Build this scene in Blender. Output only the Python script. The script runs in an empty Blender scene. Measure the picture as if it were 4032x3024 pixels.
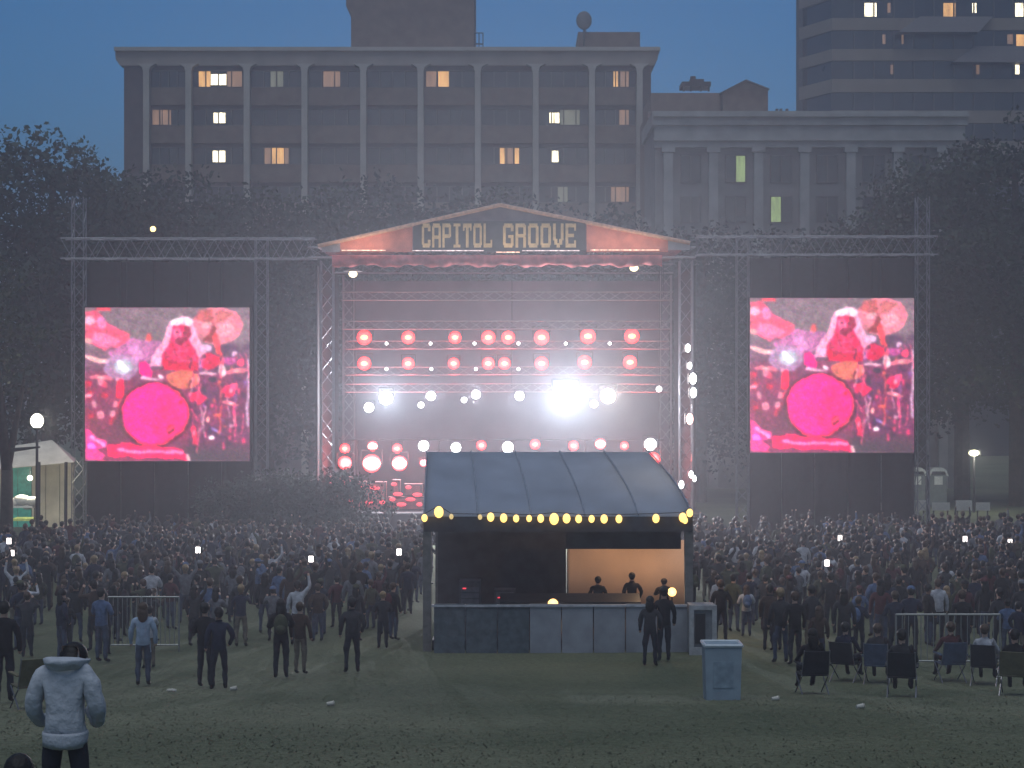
import bpy, bmesh, math, random
import numpy as np
from mathutils import Vector, Matrix
random.seed(7); np.random.seed(7)
sc = bpy.context.scene
col = sc.collection
R = math.radians

# ------------------------------------------------------------------ camera, sky, sun, exposure
F = 1800.0            # focal length in pixels of a 1024 wide frame
ZC = 8.0              # eye height above the level field in front of the stage (viewer stands on the hill)
cd = bpy.data.cameras.new('camera'); cam = bpy.data.objects.new('camera', cd); col.objects.link(cam)
cam.location = (0, 0, ZC); cam.rotation_euler = (R(90), 0, 0)
cd.sensor_width = 36; cd.lens = F / 1024 * 36; cd.clip_end = 5000; cd.clip_start = 0.1
sc.camera = cam

w = bpy.data.worlds.new('World'); sc.world = w; w.use_nodes = True
nt = w.node_tree; bg = nt.nodes['Background']
sky = nt.nodes.new('ShaderNodeTexSky'); sky.sky_type = 'NISHITA'; sky.sun_disc = False
sky.sun_elevation = R(6.5); sky.sun_rotation = R(180); sky.altitude = 50; sky.air_density = 1.0; sky.dust_density = 0.5; sky.ozone_density = 5.8
nt.links.new(sky.outputs[0], bg.inputs['Color']); bg.inputs['Strength'].default_value = 0.108
sd = bpy.data.lights.new('sun', 'SUN'); so = bpy.data.objects.new('sun', sd); col.objects.link(so)
sd.energy = 1.5; sd.angle = R(60); sd.color = (0.88, 0.94, 1.0)
so.rotation_euler = (R(16), 0, R(-15))            # soft dusk glow from high above, a little behind the viewer
sc.view_settings.view_transform = 'Standard'; sc.view_settings.look = 'None'
sc.view_settings.exposure = 0.0; sc.view_settings.gamma = 1.0
sc.cycles.use_denoising = True
sc.cycles.volume_bounces = 0; sc.cycles.max_bounces = 5; sc.cycles.diffuse_bounces = 2; sc.cycles.glossy_bounces = 2
sc.cycles.caustics_reflective = False; sc.cycles.caustics_refractive = False
sc.cycles.sample_clamp_indirect = 4.0

# ------------------------------------------------------------------ helpers
def at(px, py, Y):
    return Vector(((px - 512) / F * Y, Y, ZC - (py - 384) / F * Y))
def X(px, Y): return (px - 512) / F * Y
def Z(py, Y): return ZC - (py - 384) / F * Y
def lin(r, g, b):
    f = lambda c: (c / 255 / 12.92) if c / 255 <= 0.04045 else ((c / 255 + 0.055) / 1.055) ** 2.4
    return (f(r), f(g), f(b))

MATS = {}
def mat(name, c, rough=0.8, var=0.25, scale=6.0, bump=0.15, metal=0.0, spec=0.3):
    if name in MATS: return MATS[name]
    m = bpy.data.materials.new(name); m.use_nodes = True
    n = m.node_tree.nodes; l = m.node_tree.links; b = n['Principled BSDF']
    tc = n.new('ShaderNodeTexCoord'); nz = n.new('ShaderNodeTexNoise')
    nz.inputs['Scale'].default_value = scale; nz.inputs['Detail'].default_value = 5
    l.new(tc.outputs['Object'], nz.inputs['Vector'])
    cr = n.new('ShaderNodeValToRGB')
    cr.color_ramp.elements[0].position = 0.3; cr.color_ramp.elements[1].position = 0.7
    cr.color_ramp.elements[0].color = tuple(v * (1 - var) for v in c) + (1,)
    cr.color_ramp.elements[1].color = tuple(min(1, v * (1 + var)) for v in c) + (1,)
    l.new(nz.outputs['Fac'], cr.inputs['Fac']); l.new(cr.outputs['Color'], b.inputs['Base Color'])
    b.inputs['Roughness'].default_value = rough; b.inputs['Metallic'].default_value = metal
    b.inputs['Specular IOR Level'].default_value = spec
    if bump:
        bp = n.new('ShaderNodeBump'); bp.inputs['Strength'].default_value = bump; bp.inputs['Distance'].default_value = 0.05
        l.new(nz.outputs['Fac'], bp.inputs['Height']); l.new(bp.outputs['Normal'], b.inputs['Normal'])
    MATS[name] = m; return m
def emit(name, c, s, sample=True, var=0.0, scale=3.0):
    if name in MATS: return MATS[name]
    m = bpy.data.materials.new(name); m.use_nodes = True
    n = m.node_tree.nodes; l = m.node_tree.links; b = n['Principled BSDF']
    b.inputs['Base Color'].default_value = (0.2, 0.2, 0.2, 1)
    b.inputs['Emission Color'].default_value = tuple(c) + (1,); b.inputs['Emission Strength'].default_value = s
    if var:
        tc = n.new('ShaderNodeTexCoord'); mp = n.new('ShaderNodeMapping'); mp.inputs['Scale'].default_value = (2.5, 1, 0.5)
        nz = n.new('ShaderNodeTexNoise'); nz.inputs['Scale'].default_value = scale; nz.inputs['Detail'].default_value = 3
        l.new(tc.outputs['Object'], mp.inputs['Vector']); l.new(mp.outputs[0], nz.inputs['Vector'])
        mr = n.new('ShaderNodeMapRange'); mr.inputs['From Min'].default_value = 0.3; mr.inputs['From Max'].default_value = 0.7
        mr.inputs['To Min'].default_value = s * (1 - var); mr.inputs['To Max'].default_value = s * (1 + var)
        l.new(nz.outputs['Fac'], mr.inputs['Value']); l.new(mr.outputs[0], b.inputs['Emission Strength'])
    if not sample: m.cycles.emission_sampling = 'NONE'
    MATS[name] = m; return m

def wloc(o):
    v = Vector((0, 0, 0))
    while o is not None: v += o.location; o = o.parent
    return v
class MB:
    def __init__(s): s.v = []; s.f = []
    def add(s, vs, fs):
        k = len(s.v); s.v += [tuple(p) for p in vs]; s.f += [tuple(i + k for i in q) for q in fs]; return s
    def box(s, a, b):
        x0, x1 = sorted((a[0], b[0])); y0, y1 = sorted((a[1], b[1])); z0, z1 = sorted((a[2], b[2]))
        return s.add([(x0,y0,z0),(x1,y0,z0),(x1,y1,z0),(x0,y1,z0),(x0,y0,z1),(x1,y0,z1),(x1,y1,z1),(x0,y1,z1)],
                     [(0,3,2,1),(4,5,6,7),(0,1,5,4),(1,2,6,5),(2,3,7,6),(3,0,4,7)])
    def tube(s, p, q, r, n=6, r2=None):
        p = Vector(p); q = Vector(q); d = q - p
        if d.length < 1e-6: return s
        u = d.normalized().orthogonal().normalized(); w_ = d.normalized().cross(u); r2 = r if r2 is None else r2
        vs = [p + (u * math.cos(t) + w_ * math.sin(t)) * r for t in [2 * math.pi * i / n for i in range(n)]]
        vs += [q + (u * math.cos(t) + w_ * math.sin(t)) * r2 for t in [2 * math.pi * i / n for i in range(n)]]
        return s.add(vs, [(i, (i + 1) % n, n + (i + 1) % n, n + i) for i in range(n)] + [tuple(range(n))[::-1], tuple(range(n, 2 * n))])
    def poly(s, pts, th, axis=(0, 1, 0)):            # slab: outline extruded along axis
        a = Vector(axis) * th; n = len(pts); vs = [Vector(p) for p in pts] + [Vector(p) + a for p in pts]
        return s.add(vs, [tuple(range(n)), tuple(range(n, 2 * n))[::-1]] + [(i, n + i, n + (i + 1) % n, (i + 1) % n) for i in range(n)])
    def sphere(s, c, r, nu=10, nv=6, sc3=(1, 1, 1), zmin=-1):
        c = Vector(c); vs = []; fs = []
        for j in range(nv + 1):
            th = math.pi * j / nv
            for i in range(nu):
                ph = 2 * math.pi * i / nu
                vs.append(c + Vector((r * sc3[0] * math.sin(th) * math.cos(ph), r * sc3[1] * math.sin(th) * math.sin(ph), r * sc3[2] * max(zmin, math.cos(th)))))
        for j in range(nv):
            for i in range(nu): fs.append((j * nu + i, (j + 1) * nu + i, (j + 1) * nu + (i + 1) % nu, j * nu + (i + 1) % nu))
        return s.add(vs, fs)
    def lattice(s, p, q, n, w_, dirs, r=0.025):      # a box truss: four chords and zig-zag bracing
        p = Vector(p); q = Vector(q); a, b = Vector(dirs[0]) * w_ / 2, Vector(dirs[1]) * w_ / 2
        cs = [a + b, a - b, -a - b, -a + b]
        for c in cs: s.tube(p + c, q + c, r, 5)
        for k in range(n):
            t0 = p.lerp(q, k / n); t1 = p.lerp(q, (k + 1) / n)
            for i in range(4):
                c0, c1 = (cs[i], cs[(i + 1) % 4]) if k % 2 else (cs[(i + 1) % 4], cs[i])
                s.tube(t0 + c0, t1 + c1, r * 0.6, 4)
        return s
    def mesh(s, name, org=(0, 0, 0)):
        me = bpy.data.meshes.new(name); o = Vector(org)
        me.from_pydata([tuple(Vector(v) - o) for v in s.v], [], s.f); me.update(); return me
    def build(s, name, m, parent=None, smooth=False):
        me = s.mesh(name, wloc(parent) if parent else (0, 0, 0)); me.materials.append(m)
        bm = bmesh.new(); bm.from_mesh(me)
        if smooth: bmesh.ops.remove_doubles(bm, verts=bm.verts, dist=1e-4)
        bmesh.ops.recalc_face_normals(bm, faces=bm.faces); bm.to_mesh(me); bm.free()
        if smooth:
            me.polygons.foreach_set('use_smooth', [True] * len(me.polygons))
        return link(name, me, parent)
def link(name, data, parent=None, loc=None):
    o = bpy.data.objects.new(name, data); col.objects.link(o); o.parent = parent
    if loc is not None: o.location = loc
    return o
def tag(o, label, cat, group=None, kind=None):
    if label: o['label'] = label
    if cat: o['category'] = cat
    if group: o['group'] = group
    if kind: o['kind'] = kind
    return o
def empty(name, loc, label, cat, group=None, rz=0):
    o = bpy.data.objects.new(name, None); col.objects.link(o); o.location = loc; o.rotation_euler.z = rz
    o.empty_display_size = 0.2
    return tag(o, label, cat, group)
ORD = ['first', 'second', 'third', 'fourth', 'fifth', 'sixth', 'seventh', 'eighth', 'ninth', 'tenth', 'eleventh', 'twelfth', 'thirteenth', 'fourteenth']

PROF = [(-200, 8.5), (-5, 6.6), (0, 6.3), (14, 4.4), (22, 3.42), (39, 1.42), (44, 1.1), (50, 0.78), (60, 0.46), (72, 0.24), (85, 0.1), (100, 0.0), (3000, 0.0)]
def gz(y):
    for (a, za), (b, zb) in zip(PROF, PROF[1:]):
        if a <= y <= b: return za + (zb - za) * (y - a) / (b - a)
    return 0.0

# ------------------------------------------------------------------ materials
metal = mat('truss aluminium', (0.22, 0.22, 0.24), 0.4, 0.15, 8, 0, 0.6)
black = mat('black metal', (0.02, 0.02, 0.022), 0.5, 0.3, 10)
scrim = mat('black scrim cloth', (0.012, 0.012, 0.014), 0.95, 0.4, 4, 0.3)
fabric_o = mat('red orange roof fabric', (0.62, 0.22, 0.16), 0.85, 0.22, 1.5, 0.3)
fabric_p = mat('pink red valance', (0.60, 0.16, 0.16), 0.85, 0.3, 2, 0.4)
vinyl = mat('grey vinyl', (0.35, 0.34, 0.36), 0.7, 0.25, 1.5, 0.3)
gold = mat('gold lettering', (0.60, 0.42, 0.20), 0.6, 0.25, 3)
deckm = mat('stage deck', (0.05, 0.045, 0.05), 0.6)
conc = mat('dusk concrete', (0.30, 0.26, 0.22), 0.9, 0.15, 0.6)
concl = mat('pale concrete', (0.40, 0.37, 0.32), 0.9, 0.12, 0.6)
brick = mat('brown brick', (0.17, 0.125, 0.10), 0.95, 0.2, 1.2)
brickd = mat('dark spandrel', (0.10, 0.08, 0.075), 0.9, 0.2, 1.0)
glassd = mat('dark window glass', (0.02, 0.022, 0.028), 0.15, 0.2, 1.0, 0, 0, 0.5)
framem = mat('window frame', (0.10, 0.09, 0.09), 0.6)
bark = mat('bark', (0.05, 0.04, 0.03), 0.95, 0.4, 5, 0.6)
leafm = mat('tree leaves', (0.035, 0.050, 0.028), 0.8, 0.45, 0.5, 0)
leafd = mat('dark tree leaves', (0.028, 0.042, 0.030), 0.8, 0.45, 0.5, 0)
tarp = mat('blue grey tarpaulin', (0.42, 0.47, 0.56), 0.55, 0.15, 1.2, 0.2)
white = mat('white paint', (0.75, 0.74, 0.70), 0.6, 0.08, 4)

n = tarp.node_tree.nodes; l = tarp.node_tree.links; tl = n.new('ShaderNodeBsdfTranslucent'); tl.inputs[0].default_value = (.45, .52, .62, 1); ms = n.new('ShaderNodeMixShader'); ms.inputs[0].default_value = .5
l.new(n['Principled BSDF'].outputs[0], ms.inputs[1]); l.new(tl.outputs[0], ms.inputs[2]); l.new(ms.outputs[0], n['Material Output'].inputs['Surface'])
# ------------------------------------------------------------------ ground
gm = bpy.data.materials.new('grass ground'); gm.use_nodes = True
n = gm.node_tree.nodes; l = gm.node_tree.links
tc = n.new('ShaderNodeTexCoord'); a1 = n.new('ShaderNodeTexNoise'); a2 = n.new('ShaderNodeTexNoise')
a1.inputs['Scale'].default_value = 0.22; a1.inputs['Detail'].default_value = 6; a2.inputs['Scale'].default_value = 9; a2.inputs['Detail'].default_value = 5
l.new(tc.outputs['Object'], a1.inputs['Vector']); l.new(tc.outputs['Object'], a2.inputs['Vector'])
r1 = n.new('ShaderNodeValToRGB'); r1.color_ramp.elements[0].position = .35; r1.color_ramp.elements[1].position = .68
r1.color_ramp.elements[0].color = (0.085, 0.100, 0.058, 1); r1.color_ramp.elements[1].color = (0.140, 0.150, 0.092, 1)
l.new(a1.outputs['Fac'], r1.inputs['Fac'])
mx = n.new('ShaderNodeMixRGB'); mx.blend_type = 'MULTIPLY'; mx.inputs['Fac'].default_value = 0.6
r2 = n.new('ShaderNodeValToRGB'); r2.color_ramp.elements[0].position = .3; r2.color_ramp.elements[1].position = .7
r2.color_ramp.elements[0].color = (.5, .5, .5, 1); r2.color_ramp.elements[1].color = (1.3, 1.3, 1.3, 1)
l.new(a2.outputs['Fac'], r2.inputs['Fac']); l.new(r1.outputs[0], mx.inputs['Color1']); l.new(r2.outputs[0], mx.inputs['Color2'])
l.new(mx.outputs[0], n['Principled BSDF'].inputs['Base Color']); n['Principled BSDF'].inputs['Roughness'].default_value = 0.95
n['Principled BSDF'].inputs['Specular IOR Level'].default_value = 0.1
bp = n.new('ShaderNodeBump'); bp.inputs['Strength'].default_value = 0.5; bp.inputs['Distance'].default_value = 0.08
l.new(a2.outputs['Fac'], bp.inputs['Height']); l.new(bp.outputs[0], n['Principled BSDF'].inputs['Normal'])
ys = [-80, -40, -20, -5] + [i * 1.0 for i in range(0, 110)] + [115, 130, 160, 220, 320, 500, 750, 950]
xs = [-600, -300, -150, -80, -50] + [i * 2.0 for i in range(-20, 21)] + [50, 80, 150, 300, 600]
def gzz(x, y): return gz(y) + 0.05 * math.sin(x * 0.31 + y * 0.17) * math.sin(y * 0.23 + 1) * (1 if abs(x) < 45 and 0 < y < 85 else 0)
vs = [(x, y, gzz(x, y)) for y in ys for x in xs]; nx = len(xs)
g = MB().add(vs, [(j * nx + i, j * nx + i + 1, (j + 1) * nx + i + 1, (j + 1) * nx + i) for j in range(len(ys) - 1) for i in range(nx - 1)]).build('ground', gm, None, True)
tag(g, 'dark green lawn sloping down towards the stage', None, None, 'structure')
# grass blades on the near slope, one mass
N = 50000
yy = 19.5 + 34 * np.random.rand(N) ** 1.2; xx = (np.random.rand(N) - .5) * 0.62 * yy
zz = np.array([gzz(a, b) for a, b in zip(xx, yy)])
an = np.random.rand(N) * 6.283; hh = 0.008 + 0.03 * np.random.rand(N) ** 2; ww = 0.012 + 0.012 * np.random.rand(N)
tx = (np.random.rand(N) - .5) * .14; ty = (np.random.rand(N) - .5) * .14
V = np.zeros((N, 3, 3)); V[:, 0] = np.stack([xx - np.cos(an) * ww, yy - np.sin(an) * ww, zz - .01], 1)
V[:, 1] = np.stack([xx + np.cos(an) * ww, yy + np.sin(an) * ww, zz - .01], 1); V[:, 2] = np.stack([xx + tx, yy + ty, zz + hh], 1)
def np_mesh(name, V, k):
    me = bpy.data.meshes.new(name); nf = V.shape[0]; me.vertices.add(nf * k); me.vertices.foreach_set('co', V.reshape(-1).astype(np.float32))
    me.loops.add(nf * k); me.loops.foreach_set('vertex_index', np.arange(nf * k, dtype=np.int32))
    me.polygons.add(nf); me.polygons.foreach_set('loop_start', np.arange(nf, dtype=np.int32) * k)
    me.update(calc_edges=True); return me
me = np_mesh('grass', V, 3); me.materials.append(mat('grass blades', (0.12, 0.13, 0.08), 0.9, 0.15, 0.8, 0))
gb = MATS['grass blades'].node_tree; cx = gb.nodes.new('ShaderNodeCombineXYZ'); cx.inputs[2].default_value = 1.0
gb.links.new(cx.outputs[0], gb.nodes['Principled BSDF'].inputs['Normal'])      # blades take the lawn's upward shading
tag(link('grass', me), 'short dark green grass covering the near slope', 'grass', None, 'stuff')

# ------------------------------------------------------------------ trees
def leaf_mesh(name, seed, rx, ry, z0, z1, ncl, per, size, m):
    rs = np.random.RandomState(seed); pts = []
    zc = (z0 + z1) / 2; hz = (z1 - z0) / 2
    while len(pts) < ncl:
        p = rs.uniform(-1, 1, 3); q = np.linalg.norm(p)
        if q > 1 or q < 0.45 * rs.rand(): continue
        wd = 1.0 - 0.25 * max(0, p[2])
        pts.append((p[0] * rx * wd * (0.85 + .3 * rs.rand()), p[1] * ry * wd, zc + p[2] * hz))
    pts = np.array(pts); cr = rs.uniform(0.45, 1.35, ncl) * size * 5.2
    C = np.repeat(pts, per, 0); S = np.repeat(cr, per)[:, None]
    d = rs.normal(size=(ncl * per, 3)); d /= np.linalg.norm(d, axis=1)[:, None]
    P = C + d * S * (rs.rand(ncl * per, 1) ** 0.5) * np.array([1.1, 1.1, 0.75])
    u = rs.normal(size=P.shape); u /= np.linalg.norm(u, axis=1)[:, None]
    t = rs.normal(size=P.shape); v = np.cross(u, t); v /= np.linalg.norm(v, axis=1)[:, None]
    s = size * rs.uniform(0.5, 1.1, (ncl * per, 1))
    V = np.stack([P - u * s * .6, P - v * s * .35, P + u * s * .6, P + v * s * .35], 1)
    me = np_mesh(name, V, 4); me.materials.append(m); return me, pts
def trunk_mesh(pts, h, r):
    b = MB(); rs = random.Random(3)
    top = Vector((0.2, 0, h)); b.tube((0, 0, -0.4), (0.1, 0, h * .5), r, 8, r * .75); b.tube((0.1, 0, h * .5), top, r * .75, 8, r * .3)
    for p in pts[:14]:
        s = Vector((0.1, 0, h * rs.uniform(.3, .8))); e = Vector(p); mid = s.lerp(e, .5) + Vector((0, 0, .4))
        b.tube(s, mid, r * .35, 5, r * .2); b.tube(mid, e, r * .2, 5, r * .06)
    return b.mesh('trunk')
KIND = []
for k, (rx, ry, z0, z1, ncl, per, sz) in enumerate([(5.5, 4.5, 3.5, 16, 150, 95, .27), (6.5, 5, 2.0, 15, 170, 95, .29), (4.5, 4, 4, 17, 130, 95, .26)]):
    cm, pts = leaf_mesh('crown', 20 + k, rx, ry, z0, z1, ncl, per, sz, leafm if k != 1 else leafd)
    tm = trunk_mesh(pts, z1 * .85, .35); tm.materials.append(bark); KIND.append((cm, tm, z1))
def tree(px, topy, Y, kind, label, group, sx=1.0):
    cm, tm, hgt = KIND[kind]; zt = Z(topy, Y); s = zt / hgt
    o = empty('broadleaf_tree', (X(px, Y), Y, 0), label, 'tree', group, random.uniform(0, 6.28)); o.scale = (s * sx, s * sx, s)
    link('crown', cm, o); link('trunk', tm, o); return o
LT = 'trees beyond the left video screen'
tree(-6, 138, 114, 1, 'dark broadleaf tree cut by the left picture edge', LT, 1.05)
tree(48, 128, 118, 0, 'tall dark tree at the left with a ragged top against the sky', LT, 1.05)
tree(98, 140, 121, 2, 'narrow dark tree just left of the columned hotel block', LT, .9)
tree(142, 172, 116, 1, 'broad dark tree before the left end of the columned hotel block', LT, 1.0)
tree(205, 176, 122, 0, 'dark tree behind the left video screen, second from the hotel corner', LT, 1.0)
tree(268, 190, 118, 1, 'dark rounded tree behind the gap between left screen and stage', LT, 1.0)
BT = 'trees behind the stage roof'
tree(335, 186, 124, 0, 'dark tree rising behind the left eave of the stage roof', BT, 1.1)
tree(405, 180, 128, 1, 'dark tree behind the left slope of the stage roof', BT, 1.05)
tree(480, 186, 126, 2, 'dark tree peeking over the ridge of the stage roof', BT, 1.3)
tree(556, 200, 124, 1, 'dark tree behind the right slope of the stage roof', BT, 1.05)
tree(630, 212, 128, 0, 'dark tree rising behind the right eave of the stage roof', BT, 1.05)
RT = 'trees beyond the right video screen'
tree(700, 226, 122, 1, 'low dark tree before the pilasters between stage and right screen', RT, 1.1)
tree(775, 232, 126, 0, 'low dark tree above the left part of the right video screen', RT, 1.25)
tree(850, 222, 122, 1, 'low dark tree above the right part of the right video screen', RT, 1.1)
tree(920, 160, 120, 0, 'dark tree overlapping the last pilasters of the civic building', RT, .95)
tree(962, 134, 124, 2, 'tall dark tree below the banded office tower', RT, 1.1)
tree(1018, 112, 118, 0, 'tallest dark tree at the right picture edge', RT, 1.1)

# ------------------------------------------------------------------ columned hotel block
YH = 160.0
lit_hot = emit('bright lamp lit room', lin(255, 240, 200), 3.0, False, .5, 1.5)
lit_warm = emit('warm curtain light', lin(255, 190, 110), .95, False, .35, 1.2)
lit_tan = emit('dim tan curtain light', lin(200, 150, 110), .42, False, .3, 1.2)
lit_grn = emit('dim greenish room light', lin(150, 150, 120), .38, False, .3, 1.2)
lit_lime = emit('green tinted room light', lin(190, 220, 130), .45, False, .4, 1.5)
D = 0.4629
LITS = [(430, 455, 0, lit_warm), (456, 489, 0, lit_hot), (491, 523, 0, lit_tan), (585, 612, 0, lit_grn), (699, 735, 0, lit_tan), (921, 945, 0, lit_tan), (947, 970, 0, lit_warm),
        (1325, 1335, 0, lit_warm), (1340, 1358, 0, lit_tan), (330, 350, 1, lit_tan), (352, 370, 1, lit_tan), (462, 487, 1, lit_hot), (1187, 1196, 1, lit_hot), (1198, 1208, 1, lit_hot), (1210, 1252, 1, lit_grn), (1338, 1358, 1, lit_tan),
        (460, 487, 2, lit_hot), (572, 585, 2, lit_tan), (588, 614, 2, lit_warm), (616, 626, 2, lit_tan), (1080, 1090, 2, lit_warm), (1092, 1108, 2, lit_tan), (1112, 1122, 2, lit_warm), (1190, 1206, 2, lit_hot), (1205, 1226, 3, lit_grn), (1320, 1358, 3, lit_tan)]
fins = [148, 190, 248, 305.5, 364, 421, 478, 535.6, 591.6, 639]
flo = [(70.5, 88.0), (109, 126), (147, 165), (186, 203), (224, 241), (262, 279)]
h = empty('hotel_block', (X(387, YH), YH, 0), 'wide concrete hotel block with slender full height columns and some lit windows', 'building')
MB().box((X(124, YH), YH, 0), (X(651, YH), YH + 22, Z(54, YH))).build('wall', brickd, h)
# flared cornice slab
b = MB(); z0, z1, z2 = Z(66, YH), Z(60, YH), Z(48.5, YH)
xa, xb = X(124, YH), X(651, YH)
b.poly([(xa - .3, YH - .2, z0), (xb + .2, YH - .2, z0), (xb + .55, YH - .2, z1), (xb + .75, YH - .2, z2), (xa - .75, YH - .2, z2), (xa - .7, YH - .2, z1)], 22)
b.build('parapet', conc, h)
b = MB().box((xa - .78, YH - .5, z2 - .28), (xb + .78, YH + 22, z2 + .06)); b.build('parapet_coping', concl, h)
for i, fx in enumerate(fins):
    b = MB(); x = X(fx, YH); wd = .26
    b.box((x - wd, YH - .9, 0), (x + wd, YH - .003, z0 - .6))
    b.poly([(x - wd, YH - .9, z0 - .6), (x + wd, YH - .9, z0 - .6), (x + wd + .12, YH - .9, z0 - .2), (x + wd + .6, YH - .9, z0 + .06), (x - wd - .6, YH - .9, z0 + .06), (x - wd - .12, YH - .9, z0 - .2)], .895)
    b.build('column', concl, h)
edges_px = [126] + fins + [650]
for fi, (p0, p1) in enumerate(flo):
    zt, zb = Z(p0, YH), Z(p1, YH)
    for bi in range(1, len(edges_px) - 2):
        xl, xr = X(edges_px[bi], YH) + .3, X(edges_px[bi + 1], YH) - .3
        sp = MB().box((xl, YH - .30, zb - 1.55), (xr, YH - .004, zb - .02)).build('spandrel_panel', brick, h)
        wd = MB(); wd.box((xl, YH - .22, zb), (xr, YH - .006, zb + .08)); wd.box((xl, YH - .22, zt - .08), (xr, YH - .006, zt))
        npn = 4; pw = (xr - xl) / npn
        for k in range(npn + 1):
            xk = xl + k * pw; wd.box((max(xl, xk - .05), YH - .22, zb + .08), (min(xr, xk + .05), YH - .006, zt - .08))
        wo = wd.build('window', framem, h)
        for k in range(npn):
            MB().box((xl + k * pw + .055, YH - .10, zb + .085), (xl + (k + 1) * pw - .055, YH - .04, zt - .085)).build('pane', glassd, wo)
        for (d0, d1, f, m) in LITS:
            if f == fi and X(d0 * D, YH) >= xl - .4 and X(d1 * D, YH) <= xr + .4:
                top = zt - .1 if m is not lit_hot else zt - .35
                bot = zb + .1 if m is not lit_hot else zb + .25
                MB().box((X(d0 * D, YH), YH - .115, bot), (X(d1 * D, YH), YH - .101, top)).build('curtain', m, wo)
# roof blocks
YP = 168.0
b = MB(); b.poly([(X(351, YP), YP, Z(50, YP)), (X(474, YP), YP, Z(50, YP)), (X(474, YP), YP, Z(-22, YP)), (X(346, YP), YP, Z(-22, YP)), (X(346, YP), YP, Z(6, YP)), (X(351, YP), YP, Z(14, YP))], 10)
b.build('penthouse', brick, h)
b = MB()
for px in (474.3, 479, 483): b.tube(at(px, 47, 167), at(px, 33, 167), .05)
b.tube(at(474.3, 33, 167), at(483, 33, 167), .05); b.tube(at(474.3, 44, 167), at(483, 44, 167), .07); b.build('roof_railing', black, h)
MB().box((X(578, 165), 165, Z(50, 165)), (X(640, 165), 171, Z(32, 165))).build('lift_housing', brick, h)
b = MB(); c = at(584, 20.5, 164.5); b.sphere(c, .72, 16, 10, (1, .35, 1.2)); b.tube(at(584, 29, 164.9), at(584, 46, 164.9), .09); b.tube(c + Vector((-.2, .2, 0)), at(587, 34, 164.9), .05)
dish = b.build('antenna_dish', mat('grey dish', (.12, .13, .14), .6), h, True)

# ------------------------------------------------------------------ brick annexe with roof shed
YA = 150.0
an_ = empty('brick_annexe', (X(705, YA), YA, 0), 'low brown brick annexe with cooling unit and gabled roof shed', 'building')
MB().box((X(648, YA), YA, 0), (X(800, YA), YA + 16, Z(111.5, YA))).build('wall', brick, an_)
MB().box((X(652, YA), YA + 1, Z(111.5, YA)), (X(722, YA), YA + 12, Z(91, YA))).build('upper_storey', brick, an_)
b = MB(); y0 = YA + .6
b.poly([at(723, 111.4, y0), at(768, 111.4, y0), at(768, 89, y0), at(746, 80.5, y0), at(723, 91, y0)], 8); s_ = b.build('roof_shed', brick, an_)
b = MB(); b.poly([at(720, 92.6, y0 - .3), at(746, 79.3, y0 - .3), at(769.5, 88.4, y0 - .3), at(769.5, 89.6, y0 - .3), at(746, 80.7, y0 - .3), at(720, 94, y0 - .3)], 8.6); b.build('shed_roof', framem, s_)
b = MB(); y0 = YA + 3
for px in (683, 690, 700, 708): b.box(at(px, 91, y0), at(px + 1.8, 84, y0) + Vector((0, .3, 0)))
b.box(at(682, 86, y0), at(711, 81.5, y0) + Vector((0, 2.5, 0))); b.box(at(690, 81.5, y0), at(704, 79, y0) + Vector((0, 2, 0))); b.tube(at(693, 79, y0 + 1), at(693, 76.5, y0 + 1), .25); b.build('cooling_unit', black, an_)
for px in (776, 780, 786): MB().box(at(px, 111.6, YA + 1), at(px + 2.4, 108.6, YA + 1) + Vector((0, .4, 0))).build('roof_vent', framem, an_)

# ------------------------------------------------------------------ civic building with pilasters
YC = 138.0
c_ = empty('civic_building', (X(800, YC), YC, 0), 'grey stone civic building with tall pilasters and a deep entablature', 'building')
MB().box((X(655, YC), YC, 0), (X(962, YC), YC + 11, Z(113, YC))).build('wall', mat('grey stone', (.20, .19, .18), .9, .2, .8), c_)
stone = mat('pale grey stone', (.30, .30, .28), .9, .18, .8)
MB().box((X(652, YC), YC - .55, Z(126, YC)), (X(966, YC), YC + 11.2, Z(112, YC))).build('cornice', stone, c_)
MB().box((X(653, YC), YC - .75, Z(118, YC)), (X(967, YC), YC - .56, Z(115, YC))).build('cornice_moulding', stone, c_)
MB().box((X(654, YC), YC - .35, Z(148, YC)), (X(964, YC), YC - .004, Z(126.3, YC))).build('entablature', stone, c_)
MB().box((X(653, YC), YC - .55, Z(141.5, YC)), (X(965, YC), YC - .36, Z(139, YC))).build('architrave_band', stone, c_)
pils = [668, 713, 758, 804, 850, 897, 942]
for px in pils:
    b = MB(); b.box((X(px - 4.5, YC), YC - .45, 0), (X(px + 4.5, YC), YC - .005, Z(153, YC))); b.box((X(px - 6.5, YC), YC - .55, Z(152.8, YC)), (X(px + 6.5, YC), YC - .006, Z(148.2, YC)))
    b.build('pilaster', stone, c_)
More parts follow.
